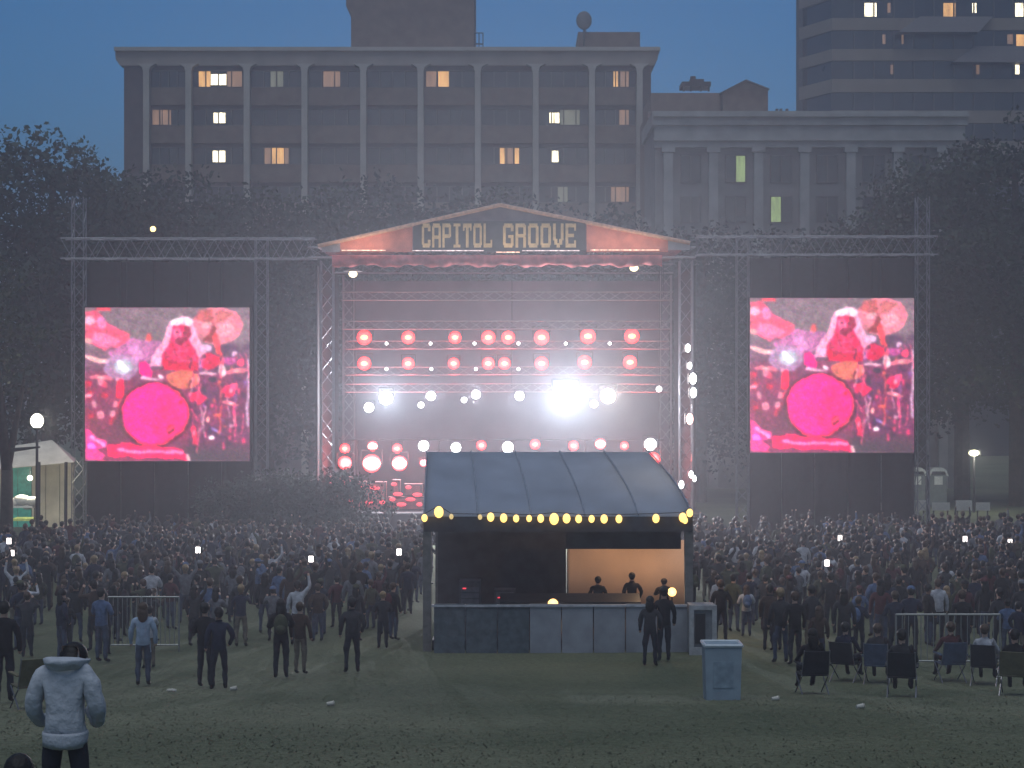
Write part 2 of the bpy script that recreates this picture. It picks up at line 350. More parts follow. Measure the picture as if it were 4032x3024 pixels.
for i in range(len(pils) - 1):
    for p0, p1 in ((156, 182), (197, 222), (240, 262)):
        a, bb = pils[i] + 13, pils[i + 1] - 13
        f = MB(); f.box((X(a - 1, YC), YC - .12, Z(p1 + 1, YC)), (X(bb + 1, YC), YC - .007, Z(p1, YC))); f.box((X(a - 1, YC), YC - .12, Z(p0, YC)), (X(bb + 1, YC), YC - .007, Z(p0 - 1, YC)))
        for q in (a - 1, (a + bb) / 2 - .4, bb): f.box((X(q, YC), YC - .12, Z(p1, YC)), (X(q + 1, YC), YC - .007, Z(p0, YC)))
        f = f.build('window', framem, c_)
        for u0, u1 in ((a, (a + bb) / 2 - .4), ((a + bb) / 2 + .6, bb)):
            m = glassd
            if i == 1 and p0 == 156 and u0 > a: m = lit_lime
            if i == 2 and p0 == 197 and u0 == a: m = lit_lime
            MB().box((X(u0, YC), YC - .06, Z(p1, YC)), (X(u1, YC), YC - .02, Z(p0, YC))).build('pane', m, f)

# ------------------------------------------------------------------ banded office tower
YT = 200.0
t_ = empty('office_tower', (X(940, YT), YT, 0), 'office tower with alternating pale concrete and dark window bands', 'building')
xl, xc, xr = X(797, YT), X(832, YT), X(1110, YT)
def ring(z0, z1, g_):
    return MB().poly([(X(797.5, YT + 6) - g_, YT + 6, z0), (xc, YT - g_, z0), (xr, YT - g_, z0), (xr, YT + 25, z0), (X(802, YT + 25) - g_, YT + 25, z0)], z1 - z0, (0, 0, 1))
ring(0, Z(-60, YT), -.45).build('core', glassd, t_)
bands = [(-44, -32), (-13, -1.5), (18, 30), (49, 60.5), (79, 92), (110.5, 123), (141, 154), (172, 185)]
for i, (p0, p1) in enumerate(bands):
    ring(Z(p1, YT), Z(p0, YT), 0.0).build('concrete_band', mat('tower concrete', (.27, .22, .17), .9, .12, .5), t_)
b = MB(); xq = X(797.5, YT + 6); b.poly([(xq - .06, YT + 6, 0), (xq + .5, YT + 5.2, 0), (xq + .9, YT + 8, 0), (xq + .3, YT + 9, 0)], Z(-60, YT), (0, 0, 1)); b.build('corner_pier', framem, t_)
HOT = {(-1.5, 18): [(865, 877, lit_hot), (944, 956, lit_warm), (973, 977, lit_hot), (1016, 1024, lit_hot), (888, 891, lit_tan)], (30, 49): [(883, 886, lit_tan), (902, 904, lit_tan), (1008, 1014, lit_tan), (1017, 1026, lit_warm)], (60.5, 79): [(891, 894, lit_tan), (977, 980, lit_tan), (1016, 1020, lit_hot)]}
for i in range(1, len(bands) - 1):
    p0, p1 = bands[i][1], bands[i + 1][0]
    for k in range(13):
        a = 835 + k * 20
        wn = MB(); wn.box((X(a + 18.6, YT), YT + .15, Z(p1, YT)), (X(a + 20, YT), YT + .44, Z(p0, YT))); wn = wn.build('window', framem, t_)
        MB().box((X(a, YT), YT + .3, Z(p1, YT) + .01), (X(a + 18.5, YT), YT + .42, Z(p0, YT) - .01)).build('pane', glassd, wn)
        for (q0, q1, m) in HOT.get((p0, p1), []):
            if a <= q0 < a + 20:
                zz0 = Z(p1 - 2, YT) if q1 - q0 > 7 else Z((p0 + p1) / 2 + 4, YT)
                MB().box((X(q0, YT), YT + .26, zz0), (X(q1, YT), YT + .29, Z(p0 + 4, YT))).build('lit_blind', m, wn)
# dark slanted slabs that break the pale bands
for (u0, u1, p0, p1) in ((920, 993, 16.5, 32), (975, 1040, 46, 62)):
    b = MB(); b.poly([at(u0 - 22, p1, YT - 1.6), at(u1 - 14, p1, YT - 1.6), at(u1, p0, YT - .4), at(u0, p0, YT - .4)], 1.55); b.build('dark_slanted_slab', framem, t_)

# ------------------------------------------------------------------ stage
YS = 90.0
st = empty('concert_stage', (-.3, YS, 0), 'open air concert stage with gabled truss roof and red fabric gable', 'stage')
MB().box((-10.2, YS + .5, .05), (9.6, YS + 14, 1.5)).build('deck', deckm, st)
MB().box((-10.25, YS + .42, .05), (9.65, YS + .495, 1.46)).build('deck_skirt', scrim, st)
MB().box((-9.6, YS + 13.2, 1.5), (9.0, YS + 13.3, 13.9)).build('backdrop', mat('charcoal backdrop', (.10, .08, .10), .9, .35, .5), st)
for sx in (-9.3, 8.75):
    for yy_ in (YS + .6, YS + 12.6):
        MB().lattice((sx, yy_, .05), (sx, yy_, 14.2), 18, .62, ((1, 0, 0), (0, 1, 0)), .04).build('tower_post', metal, st)
    MB().box((sx - .1 + (-.55 if sx < 0 else .55), YS + 1.2, 1.5), (sx + (-.55 if sx < 0 else .55), YS + 12.2, 14)).build('side_curtain', scrim, st)
rz, ez = Z(205, YS), Z(250, YS); rx_ = X(500, YS)
MB().lattice((-10.2, YS + .3, ez - .1), (9.2, YS + .3, ez - .1), 24, .5, ((0, 1, 0), (0, 0, 1)), .035).build('front_truss', metal, st)
MB().lattice((-10.2, YS + 13, ez - .1), (9.2, YS + 13, ez - .1), 24, .5, ((0, 1, 0), (0, 0, 1)), .035).build('rear_truss', metal, st)
# roof skin
b = MB()
b.poly([(X(318, YS), YS - .1, ez + .1), (rx_, YS - .1, rz), (rx_, YS - .1, rz + .06), (X(318, YS), YS - .1, ez + .16)], 13.6)
b.poly([(rx_, YS - .1, rz), (X(690, YS), YS - .1, ez + .3), (X(690, YS), YS - .1, ez + .36), (rx_, YS - .1, rz + .06)], 13.6)
b.build('roof_skin', mat('grey roof skin', (.16, .16, .18), .7), st)
def slope(px):
    return 246 + (205 - 246) * (px - 318) / (500 - 318) if px < 500 else 205 + (243 - 205) * (px - 500) / (690 - 500)
def gable(p0, p1, ylow, m, name, Yf, th=.05):
    pts = [at(p0, ylow, Yf), at(p1, ylow, Yf), at(p1, slope(p1) + .6, Yf)]
    if p0 < 500 < p1: pts.append(at(500, 205.6, Yf))
    pts.append(at(p0, slope(p0) + .6, Yf)); return MB().poly(pts, th).build(name, m, st)
gable(322, 340, 252, vinyl, 'gable_end_panel', YS - .05); gable(340.2, 412.5, 252, fabric_o, 'gable_fabric', YS - .05)
gable(413, 586, 252, mat('dark gable fabric', (.14, .12, .13), .9, .3, 1.5), 'gable_fabric', YS - .05)
gable(586.5, 668, 252, fabric_o, 'gable_fabric', YS - .05); gable(668.2, 690, 250, vinyl, 'gable_end_panel', YS - .05)
b = MB(); b.tube(at(318, 246, YS - .1), at(500, 205, YS - .1), .1, 8); b.tube(at(500, 205, YS - .1), at(690, 243, YS - .1), .1, 8); b.build('gable_edge_tube', mat('pale orange tube', (.55, .32, .22), .6), st)
# valance: scalloped cloth under the front truss
b = MB(); nseg = 120
for i in range(nseg):
    p0 = 332 + 330 * i / nseg; p1 = 332 + 330 * (i + 1) / nseg
    dy0 = .08 * math.sin(i * .9); dy1 = .08 * math.sin((i + 1) * .9)
    lo0 = 266 + 1.3 * math.sin(i * .37) + .8 * math.sin(i * 1.1); lo1 = 266 + 1.3 * math.sin((i + 1) * .37) + .8 * math.sin((i + 1) * 1.1)
    b.add([at(p0, lo0, YS - .1) + Vector((0, dy0, 0)), at(p1, lo1, YS - .1) + Vector((0, dy1, 0)), at(p1, 255, YS - .1) + Vector((0, dy1, 0)), at(p0, 255, YS - .1) + Vector((0, dy0, 0))], [(0, 1, 2, 3)])
v_ = b.build('valance', fabric_p, st, True); md = v_.modifiers.new('thick', 'SOLIDIFY'); md.thickness = .02
# pale LED battens along the front truss, real lights grazing the fabric
batten = emit('batten glow', lin(255, 190, 160), 1.6, False, .9, 2.5)
battw = emit('white batten glow', lin(255, 225, 225), 1.0, False, .95, 2.5)
def light_bar(p0, p1, py, m, label, power, c, rot):
    o = empty('light_bar', at((p0 + p1) / 2, py, YS - .35), label, 'light bar', 'light bars along the stage front')
    MB().box(at(p0, py + .5, YS - .38), at(p1, py - .5, YS - .28)).build('housing', black, o)
    MB().box(at(p0 + .4, py + .45, YS - .42), at(p1 - .4, py - .45, YS - .385)).build('lens_strip', m, o)
    if power:
        ld = bpy.data.lights.new('bar_light', 'AREA'); ld.shape = 'RECTANGLE'; ld.size = (p1 - p0) / F * YS; ld.size_y = .1; ld.energy = power; ld.color = c
        lo = link('bar_light', ld, o); lo.location = (0, -.6, .0); lo.rotation_euler = rot
    return o
up = (R(180 - 25), 0, 0)
light_bar(341, 386, 250.3, batten, 'warm light bar under the left red gable fabric', 26, (1, .75, .6), up)
light_bar(412, 484, 250.6, battw, 'long white light bar below the first sign word', 12, (1, .9, .85), up)
light_bar(496, 520, 252.2, batten, 'short brightest light bar below the gap in the sign', 8, (1, .85, .7), up)
light_bar(522, 580, 250.6, battw, 'white light bar below the second sign word', 9, (1, .9, .85), up)
light_bar(590, 660, 250.0, batten, 'warm light bar under the right red gable fabric', 26, (1, .75, .6), up)
# sign
sg = empty('festival_sign', at(500, 252, YS - .2), 'dark festival banner reading capitol groove in gold block letters', 'sign')
MB().box(at(413.5, 251.5, YS - .16), at(585.5, 221, YS - .1)).build('panel', mat('dark banner', (.05, .055, .055), .8, .3, 2), sg)
T = .26
GL = {'C': [(0, .12, T, .88), (.1, 0, .9, .17), (.1, .83, .9, 1), (.7, .68, 1, .92), (.7, .08, 1, .32)],
      'A': [(0, 0, T, .9), (1 - T, 0, 1, .9), (.1, .83, .9, 1), (.2, .36, .8, .5)],
      'P': [(0, 0, T, 1), (.2, .84, .9, 1), (.2, .4, .9, .55), (1 - T, .45, 1, .94)],
      'I': [(.34, 0, .66, 1), (.1, 0, .9, .12), (.1, .88, .9, 1)],
      'T': [(.34, 0, .66, 1), (0, .83, 1, 1), (0, .7, .18, .9), (.82, .7, 1, .9)],
      'O': [(0, .1, T, .9), (1 - T, .1, 1, .9), (.1, 0, .9, .17), (.1, .83, .9, 1)],
      'L': [(0, 0, T, 1), (.1, 0, 1, .17), (.8, .1, 1, .32)],
      'G': [(0, .1, T, .9), (.1, 0, .9, .17), (.1, .83, .9, 1), (1 - T, .68, 1, .92), (1 - T, .08, 1, .5), (.5, .4, 1, .52)],
      'R': [(0, 0, T, 1), (.2, .84, .9, 1), (.2, .42, .9, .56), (1 - T, .5, 1, .94), (1 - T, 0, 1, .46)],
      'V': [(0, .3, T, 1), (1 - T, .3, 1, 1), (.12, .12, .42, .36), (.58, .12, .88, .36), (.34, 0, .66, .18)],
      'E': [(0, 0, T, 1), (.1, 0, 1, .16), (.1, .84, 1, 1), (.1, .43, .8, .57), (.82, .08, 1, .3), (.82, .7, 1, .92)]}
def word(s, p0, p1, y0, y1):
    n_ = len(s); wp = (p1 - p0) / n_
    for i, ch in enumerate(s):
        b = MB(); a = p0 + i * wp + wp * .08; ww_ = wp * .84
        for j, (x0, z0_, x1, z1_) in enumerate(GL[ch]):
            b.box(at(a + x0 * ww_, y1 + (y0 - y1) * z0_, YS - .19 - .002 * j), at(a + x1 * ww_, y1 + (y0 - y1) * z1_, YS - .162))
        b.build('letter', gold, sg)
word('CAPITOL', 421, 493, 223.5, 247.5); word('GROOVE', 502, 577, 223.5, 247.5)

# lighting trusses inside
for i, (py, Yt, lab) in enumerate(((296, 94, 'upper bare lighting truss under the stage roof'), (325, 95, 'middle lighting truss above the red lamps'), (345, 96.3, 'lighting truss carrying the upper row of red lamps'), (371, 96.3, 'lighting truss carrying the lower row of red lamps'), (388, 96.3, 'lighting truss carrying the white lamps'))):
    o = empty('lighting_truss', (0, Yt, Z(py, Yt)), lab, 'truss', 'lighting trusses over the stage')
    b = MB().lattice((-8.9, Yt, Z(py, Yt)), (8.4, Yt, Z(py, Yt)), 26, .42, ((0, 1, 0), (0, 0, 1)), .035); b.build('lattice', metal, o)
    b = MB()
    for xx_ in (-8.4, 0, 7.9): b.tube((xx_, Yt, Z(py, Yt)), (xx_, Yt, 14.4), .02, 5)
    b.build('hoist_chain', black, o)
red_lens = emit('red lens', (1, .006, .004), 4.5, False); red_core = emit('hot red core', (1, .52, .16), 2.2, False)
wh_lens = emit('white lens', lin(255, 255, 255), 9, False); pk_lens = emit('pink white lens', lin(255, 200, 190), 5, False)
wm_lens = emit('warm white lens', lin(255, 225, 190), 9, False)
def stage_light(px, py, Y, r, kind, label, group, power=0.0):
    p = at(px, py, Y); o = empty('stage_light', p, label, 'stage light', group)
    b = MB(); b.tube(p + Vector((0, .02, 0)), p + Vector((0, r * 1.2, 0)), r * 1.08, 12, r * .6); b.build('housing', black, o)
    b = MB()
    for s in (-1, 1): b.tube(p + Vector((s * r * 1.15, r * .4, 0)), p + Vector((s * r * 1.15, r * .4, r * 1.5)), r * .08, 5)
    b.tube(p + Vector((-r * 1.15, r * .4, r * 1.5)), p + Vector((r * 1.15, r * .4, r * 1.5)), r * .08, 5); b.build('yoke', black, o)
    lm = {'red': red_lens, 'white': wh_lens, 'pink': red_lens, 'warm': wm_lens}[kind]
    b = MB(); b.sphere(p, r, 14, 8, (1, .35, 1)); ls = b.build('lens', lm, o, True)
    if kind in ('red', 'pink'):
        b = MB(); b.sphere(p + Vector((0, -r * .12, 0)), r * (.58 if kind == 'red' else .84), 12, 8, (1.15, .5, .85)); b.build('bulb', red_core if kind == 'red' else pk_lens, ls, True)
    if power:
        ld = bpy.data.lights.new('lamp_light', 'SPOT' if kind in ('white', 'warm') else 'POINT'); ld.energy = power; ld.shadow_soft_size = r * .6
        if ld.type == 'SPOT': ld.spot_size = R(150); ld.spot_blend = .6
        ld.color = {'red': (1, .10, .10), 'white': (.86, .92, 1), 'pink': (1, .35, .38), 'warm': (1, .85, .7)}[kind]
        lo = link('lamp_light', ld, o); lo.location = (0, -r * .9 - .05, 0); lo.rotation_euler = (R(-90), 0, 0)
    return o
for row, (py, xs_) in enumerate(((337.5, (787, 882, 983, 1055, 1098, 1170, 1270, 1365)), (363.5, (787, 882, 980, 1055, 1090, 1170, 1263, 1361)))):
    for i, dx in enumerate(xs_):
        stage_light(dx * D, py - (i > 5) * 1.2, 96, (.36, .32, .30, .33, .32, .36, .37, .36)[i] * (1.1 if row == 0 else 1.0), 'red', '%s red stage lamp from the left in the %s red row' % (ORD[i], ('upper', 'lower')[row]), 'red lamps in two rows over the stage', 90)
for row, (py, xs_) in enumerate(((343.5, (835, 930, 1025, 1120, 1222, 1317)), (369, (835, 932, 1028, 1120)))):
    for i, dx in enumerate(xs_):
        stage_light(dx * D, py, 95.7, .08, 'white', '%s tiny white lamp from the left beside the %s red row' % (ORD[i], ('upper', 'lower')[row]), 'tiny white lamps between the red lamps')
WG = 'white lamps in the row across mid stage'
stage_light(386, 398, 95.5, .36, 'white', 'big glaring white stage lamp at the left of the middle row', WG, 9000)
stage_light(369, 407.5, 95.5, .26, 'white', 'small white lamp tucked below the big left glaring lamp', WG, 0)
stage_light(431, 396, 95.8, .24, 'white', 'white stage lamp next right of the big left glaring lamp', WG, 1100)
stage_light(421, 405, 95.8, .16, 'white', 'small white lamp under the second white lamp', WG, 0)
stage_light(476, 394.5, 95.8, .24, 'white', 'white stage lamp in the centre of the middle row', WG, 1100)
stage_light(464, 400, 95.8, .15, 'white', 'small white lamp left below the central white lamp', WG, 0)
stage_light(519.5, 396, 95.8, .24, 'white', 'white stage lamp just left of the brightest lamp', WG, 1100)
stage_light(566, 397, 94.5, .62, 'white', 'brightest huge white stage lamp flooding the whole stage', WG, 20000)
stage_light(608, 396, 95.3, .40, 'warm', 'large warm white lamp right of the brightest lamp', WG, 4200)
stage_light(594, 404, 95.3, .2, 'warm', 'small warm lamp between the two large right lamps', WG, 0)
stage_light(659, 389, 95.3, .15, 'white', 'faint small lamp at the right end of the middle row', WG, 0)
LG = 'lamps in the low row above the stage floor'
low = [(745, 969, 'red', .34), (805, 964, 'pink', .34), (858, 969, 'red', .33), (915, 963, 'white', .36), (985, 967, 'white', .34), (1040, 962, 'red', .33), (1097, 966, 'white', .38), (1156, 960, 'red', .34), (1239, 963, 'red', .34), (1297, 959, 'pink', .36), (1349, 963, 'red', .28), (1405, 960, 'white', .42)]
for i, (dx, dy, k, r) in enumerate(low):
    stage_light(dx * D, dy * D, 98, r * .8, k, '%s %s lamp from the left in the low row over the floor' % (ORD[i], {'red': 'red', 'pink': 'pinkish', 'white': 'white'}[k]), LG, 90 if k == 'red' else 120)
for dx, dy, k, r, lab in ((745, 1000, 'red', .45, 'large red floor lamp at the far left of the stage'), (803, 1001, 'pink', .6, 'large pinkish white floor lamp in the left group'), (863, 1001, 'pink', .5, 'pinkish white floor lamp right in the left group'), (1410, 993, 'red', .5, 'large red floor lamp at the right of the stage'), (1380, 1010, 'red', .2, 'small red floor lamp beside the large right one'), (915, 1000, 'red', .24, 'small red floor lamp left of the mixing tent roof')):
    stage_light(dx * D, dy * D, 96, r * .8, k, lab, 'floor lamps low on the stage', 420)
# pipe the low row hangs on
lp = empty('low_lamp_pipe', (0, 98.5, 1.5), 'low pipe on stands carrying the lamps above the stage floor', 'pipe stand')
b = MB(); b.tube((-9, 98.45, Z(440, 98)), (8.3, 98.45, Z(440, 98)), .05); b.build('pipe', black, lp)
for x_ in (-8.5, -4, 0, 4, 8): MB().tube((x_, 98.45, 1.5), (x_, 98.45, Z(440, 98)), .06).build('stand_leg', black, lp)
# hanging work lamps
for px, py, lab in ((353, 274, 'yellowish work lamp hanging under the left stage eave'), (634, 268, 'yellowish work lamp hanging under the right stage eave')):
    p = at(px, py, 91.5); o = empty('hanging_lamp', p, lab, 'lamp', 'work lamps under the stage eaves')
    b = MB(); b.tube(p + Vector((0, 0, .12)), p + Vector((0, 0, .3)), .5, 12, .08); b.build('shade', metal, o)
    b = MB(); b.tube(p + Vector((0, 0, .3)), (p.x, p.y, 14.4), .02, 5); b.build('cord', black, o)
    b = MB(); b.sphere(p, .22, 12, 8, (1, 1, .8)); b.build('bulb', emit('work bulb', lin(255, 240, 190), 3, False), o, True)
# amplifiers and road cases glowing with small red indicators
amp_red = emit('red indicator', (1, .05, .08), 1.6, False)
ampm = mat('red glow amp cabinet', (.22, .09, .09), .7)  # the red stage glow is put into the cabinet colour
for i, (p0, p1, y0, y1, lab) in enumerate(((388, 424, 497, 521, 'long low amplifier case with red indicators at stage front'), (326, 356, 477, 519, 'tall speaker stack tinted with pink lamp glow at the left stage corner'), (357, 386, 482, 519, 'speaker cabinet between the left stack and the amplifier case'), (392, 400, 480, 496.5, 'small amplifier standing on the left of the low case'), (404, 422, 484, 496.5, 'keyboard case standing on the low amplifier case'), (664, 688, 498, 521, 'amplifier case with red lights at the right stage corner'))):
    Ya = 92.5; a, bb = at(p0, y1, Ya), at(p1, y0, Ya)
    o = empty('amplifier_case', ((a.x + bb.x) / 2, Ya, a.z), lab, 'amplifier', 'amplifier cases along the stage front')
    zb = 1.5 if y1 > 500 else a.z
    MB().box((a.x, Ya, zb), (bb.x, Ya + .7, bb.z)).build('cabinet', ampm, o)
    MB().box((a.x + .08, Ya - .03, max(zb, a.z) + .08), (bb.x - .08, Ya - .004, bb.z - .08)).build('grille', fabric_p, o)
    nl = 4 if p1 - p0 > 20 else 2
    for k in range(nl):
        q = Vector((a.x + (bb.x - a.x) * (k + .5) / nl, Ya - .05, max(a.z, 1.75) + (.15 if k % 2 else .75) * (bb.z - max(a.z, 1.75))))
        MB().sphere(q, .17, 10, 6, (1.5 if k % 3 else .9, .3, .6)).build('indicator', amp_red, o, True)
# white marker lights on the right tower
for dx, dy, s, lab in ((1486, 752, .16, 'topmost white marker lamp on the right stage tower'), (1490, 790, .14, 'second white marker lamp on the right stage tower'), (1497, 818, .22, 'bright white marker lamp midway up the right stage tower'), (1498, 848, .2, 'fourth white marker lamp down the right stage tower'), (1490, 905, .22, 'pinkish square marker lamp low on the right stage tower'), (1493, 1025, .14, 'small white marker lamp near the right tower foot'), (1500, 1034, .12, 'lowest white marker lamp on the right stage tower'), (1472, 1047, .16, 'bluish marker lamp at the right stage corner')):
    p = at(dx * D, dy * D, 89.6); o = empty('marker_lamp', p, lab, 'marker lamp', 'marker lamps on the right stage tower')
    MB().box(p + Vector((-s, 0.0, -s * 1.2)), p + Vector((s, .5, s * 1.2))).build('housing', black, o)
    MB().sphere(p, s, 10, 6, (.8, .4, 1.3)).build('lens', pk_lens if 'pink' in lab else wh_lens, o, True)

# ------------------------------------------------------------------ screen wings
def wing(post_a, post_b, bx0, bx1, ytop, ybot, ptop, lab):
    Yw = 91.5
    o = empty('screen_frame', (X((post_a + post_b) / 2, Yw), Yw, 0), lab, 'truss frame', 'truss frames holding the video screens')
    MB().lattice((X(bx0, Yw), Yw, Z((ytop + ybot) / 2, Yw)), (X(bx1, Yw), Yw, Z((ytop + ybot) / 2, Yw)), 22, (ybot - ytop) / F * Yw, ((0, 1, 0), (0, 0, 1)), .035).build('top_beam', metal, o)
    for p in (post_a, post_b):
        MB().lattice((X(p, Yw), Yw + .62, .0), (X(p, Yw), Yw + .62, Z(ptop if p in (post_a,) and bx0 < 300 else (ptop if bx0 > 300 and p == post_b else ytop), Yw)), 24, .6, ((1, 0, 0), (0, 1, 0)), .035).build('post', metal, o)
    # scrim in several hung panels
    xa_, xb_ = X(post_a, Yw) + .35, X(post_b, Yw) - .35; nP = 5; wP = (xb_ - xa_) / nP
    for k in range(nP):
        b = MB(); seg = 8; x0 = xa_ + k * wP + .01; x1 = xa_ + (k + 1) * wP - .01
        for j in range(seg):
            q0 = x0 + (x1 - x0) * j / seg; q1 = x0 + (x1 - x0) * (j + 1) / seg
            d0 = .03 * math.sin(j * 1.7 + k); d1 = .03 * math.sin((j + 1) * 1.7 + k)
            b.add([(q0, Yw + .9 + d0, .3), (q1, Yw + .9 + d1, .3), (q1, Yw + .9 + d1, Z(ybot + 2, Yw)), (q0, Yw + .9 + d0, Z(ybot + 2, Yw))], [(0, 1, 2, 3)])
        s_ = b.build('scrim_panel', scrim, o, True); m_ = s_.modifiers.new('thick', 'SOLIDIFY'); m_.thickness = .01
    MB().box((X(post_a, Yw) - .8, Yw - .2, .0), (X(post_a, Yw) + .8, Yw + 1.4, .25)).build('base_plate', black, o)
    MB().box((X(post_b, Yw) - .8, Yw - .2, .0), (X(post_b, Yw) + .8, Yw + 1.4, .25)).build('base_plate', black, o)
wing(76, 260, 63, 316, 239, 259, 196, 'black clad truss frame carrying the left video screen')
wing(744, 925, 696, 936, 237, 255, 196, 'black clad truss frame carrying the right video screen')

# picture on the video screens (drum kit shot in pink light), as point colours on a fine LED grid
NW, NH = 220, 206
img = np.zeros((NH, NW, 3)); UX, UY = np.meshgrid(np.linspace(88, 1690, NW), np.linspace(80, 1580, NH))
def noise2(s, seed):
    rs = np.random.RandomState(seed); g_ = rs.rand(s + 2, s + 2); a = np.linspace(0, s, NH); b_ = np.linspace(0, s, NW)
    i = a.astype(int); j = b_.astype(int); fa = (a - i)[:, None]; fb = (b_ - j)[None]
    return (g_[i][:, j] * (1 - fa) * (1 - fb) + g_[i + 1][:, j] * fa * (1 - fb) + g_[i][:, j + 1] * (1 - fa) * fb + g_[i + 1][:, j + 1] * fa * fb)
UX += 16 * (noise2(26, 31) - .5) + 26 * (noise2(9, 32) - .5) + 12 * (noise2(60, 35) - .5); UY += 16 * (noise2(26, 33) - .5) + 26 * (noise2(9, 34) - .5) + 12 * (noise2(60, 36) - .5)
def put(mask, c, a=1.0):
    m_ = (mask * a)[..., None] if mask.dtype != bool else (mask.astype(float) * a)[..., None]
    img[:] = img * (1 - m_) + np.array(c, float) * m_
def pol(pts):
    ins = np.zeros(UX.shape, bool); n_ = len(pts)
    for i in range(n_):
        (x0, y0), (x1, y1) = pts[i], pts[(i + 1) % n_]
        if y0 == y1: continue
        c = ((y0 > UY) != (y1 > UY)) & (UX < (x1 - x0) * (UY - y0) / (y1 - y0) + x0); ins ^= c
    return ins
def ell(cx, cy, rx, ry, rot=0):
    c, s = math.cos(rot), math.sin(rot); dx, dy = UX - cx, UY - cy
    return ((dx * c + dy * s) / rx) ** 2 + ((-dx * s + dy * c) / ry) ** 2 < 1
def stroke(x0, y0, x1, y1, w_):
    d = np.array([x1 - x0, y1 - y0]); L = d @ d; t = np.clip(((UX - x0) * d[0] + (UY - y0) * d[1]) / L, 0, 1)
    return np.hypot(UX - x0 - t * d[0], UY - y0 - t * d[1]) < w_
put(np.ones(UX.shape, bool), (128, 104, 114)); put(np.clip((UY - 420) / 400, 0, 1), (112, 50, 84), .9); put(noise2(18, 1) * (UY > 700), (205, 36, 84), .45); put(noise2(34, 2) * (UX > 1100) * (UY > 430), (70, 36, 70), .8)
put(np.clip((UY - 1350) / 150, 0, 1) * (UX > 1000), (70, 58, 64), .8)
put(pol([(90, 110), (210, 110), (330, 260), (540, 340), (520, 430), (380, 480), (270, 510), (160, 430), (90, 420)]), (228, 92, 122)); put(pol([(180, 320), (300, 340), (440, 420), (300, 500), (160, 400)]), (226, 118, 160))
put(ell(270, 95, 70, 26), (235, 80, 95)); put(ell(130, 210, 60, 45), (240, 170, 200)); put(ell(250, 240, 45, 60), (235, 130, 180)); put(ell(105, 400, 50, 25), (240, 160, 165))
put(pol([(300, 520), (420, 470), (560, 370), (720, 400), (870, 440), (760, 560), (690, 620), (600, 640), (350, 620)]), (196, 112, 165), .9); put(ell(600, 520, 60, 90, -.5), (225, 150, 205), .7); put(ell(715, 375, 26, 32), (225, 95, 95))
put(stroke(100, 570, 300, 625, 20), (255, 190, 190)); put(ell(440, 670, 170, 130), (190, 150, 190), .7); put(ell(455, 665, 95, 75), (190, 190, 205), .85); put(ell(455, 665, 65, 34, .75), (255, 250, 255))
put(ell(1380, 250, 250, 182), (226, 128, 146)); put(pol([(1350, 245), (1150, 200), (1200, 100), (1330, 90)]), (190, 92, 96)); put(pol([(1350, 245), (1370, 100), (1530, 120), (1480, 180)]), (196, 104, 108)); put(pol([(1350, 245), (1220, 400), (1370, 410), (1390, 300)]), (150, 62, 70)); put(ell(1460, 290, 90, 60, -.3), (232, 150, 165)); put(ell(1270, 250, 60, 25, -.4), (235, 170, 180)); put(stroke(1360, 350, 1420, 620, 26), (240, 80, 90))
put(pol([(1040, 165), (1125, 195), (1175, 330), (1225, 450), (1320, 580), (1290, 660), (720, 660), (745, 565), (835, 430), (890, 290), (915, 220)]), (244, 165, 200)); put(ell(1030, 230, 105, 52), (255, 225, 235))
put(pol([(960, 250), (1060, 250), (1105, 420), (1195, 560), (1180, 690), (860, 700), (840, 570), (905, 430)]), (228, 24, 72)); put(ell(1075, 330, 34, 75), (150, 20, 50)); put(ell(985, 330, 30, 60), (255, 100, 150))
for k, yv in enumerate((520, 610)): put(stroke(950 - 45 * k, yv, 1090 + 35 * k, yv - 14, 8), (255, 120, 165), .6)
put(noise2(40, 3) * pol([(900, 400), (1150, 400), (1220, 700), (830, 700)]) * 1.0, (120, 10, 50), .45)
put(pol([(620, 620), (690, 610), (760, 720), (720, 790), (620, 720)]), (245, 30, 130)); put(stroke(650, 760, 830, 815, 16), (255, 190, 220)); put(ell(830, 765, 25, 22), (255, 230, 245))
put(ell(1050, 780, 165, 92), (226, 112, 96)); put(stroke(1150, 700, 1090, 850, 9), (110, 40, 50)); put(ell(1300, 600, 95, 80), (214, 30, 74)); put(stroke(1210, 715, 1370, 715, 12), (250, 190, 215)); put(ell(1430, 690, 32, 60, -.2), (255, 215, 225)); put(ell(1270, 470, 60, 40, .3), (230, 180, 215)); put(ell(1335, 780, 45, 32), (60, 40, 60)); put(ell(1500, 600, 60, 40), (200, 80, 150)); put(ell(1540, 530, 26, 26), (250, 200, 235)); put(ell(1600, 620, 40, 36), (235, 70, 110))
put(pol([(1100, 910), (1200, 910), (1280, 970), (1190, 1040), (1110, 1010)]), (225, 40, 92)); put(stroke(1405, 800, 1405, 1280, 11), (205, 70, 90)); put(stroke(1670, 600, 1665, 1220, 12), (225, 190, 215), .85); put(stroke(1540, 1040, 1545, 1220, 16), (240, 80, 130)); put(stroke(1140, 1250, 1170, 1400, 24), (232, 50, 90)); put(stroke(1320, 1270, 1400, 1310, 12), (150, 120, 190)); put(ell(1320, 1360, 30, 24), (255, 235, 245)); put(ell(1285, 1170, 16, 36), (255, 170, 160)); put(ell(1380, 1120, 40, 20), (235, 110, 80)); put(ell(1480, 900, 60, 60), (235, 40, 90)); put(ell(1530, 850, 36, 36), (240, 80, 130))
rs = np.random.RandomState(5)
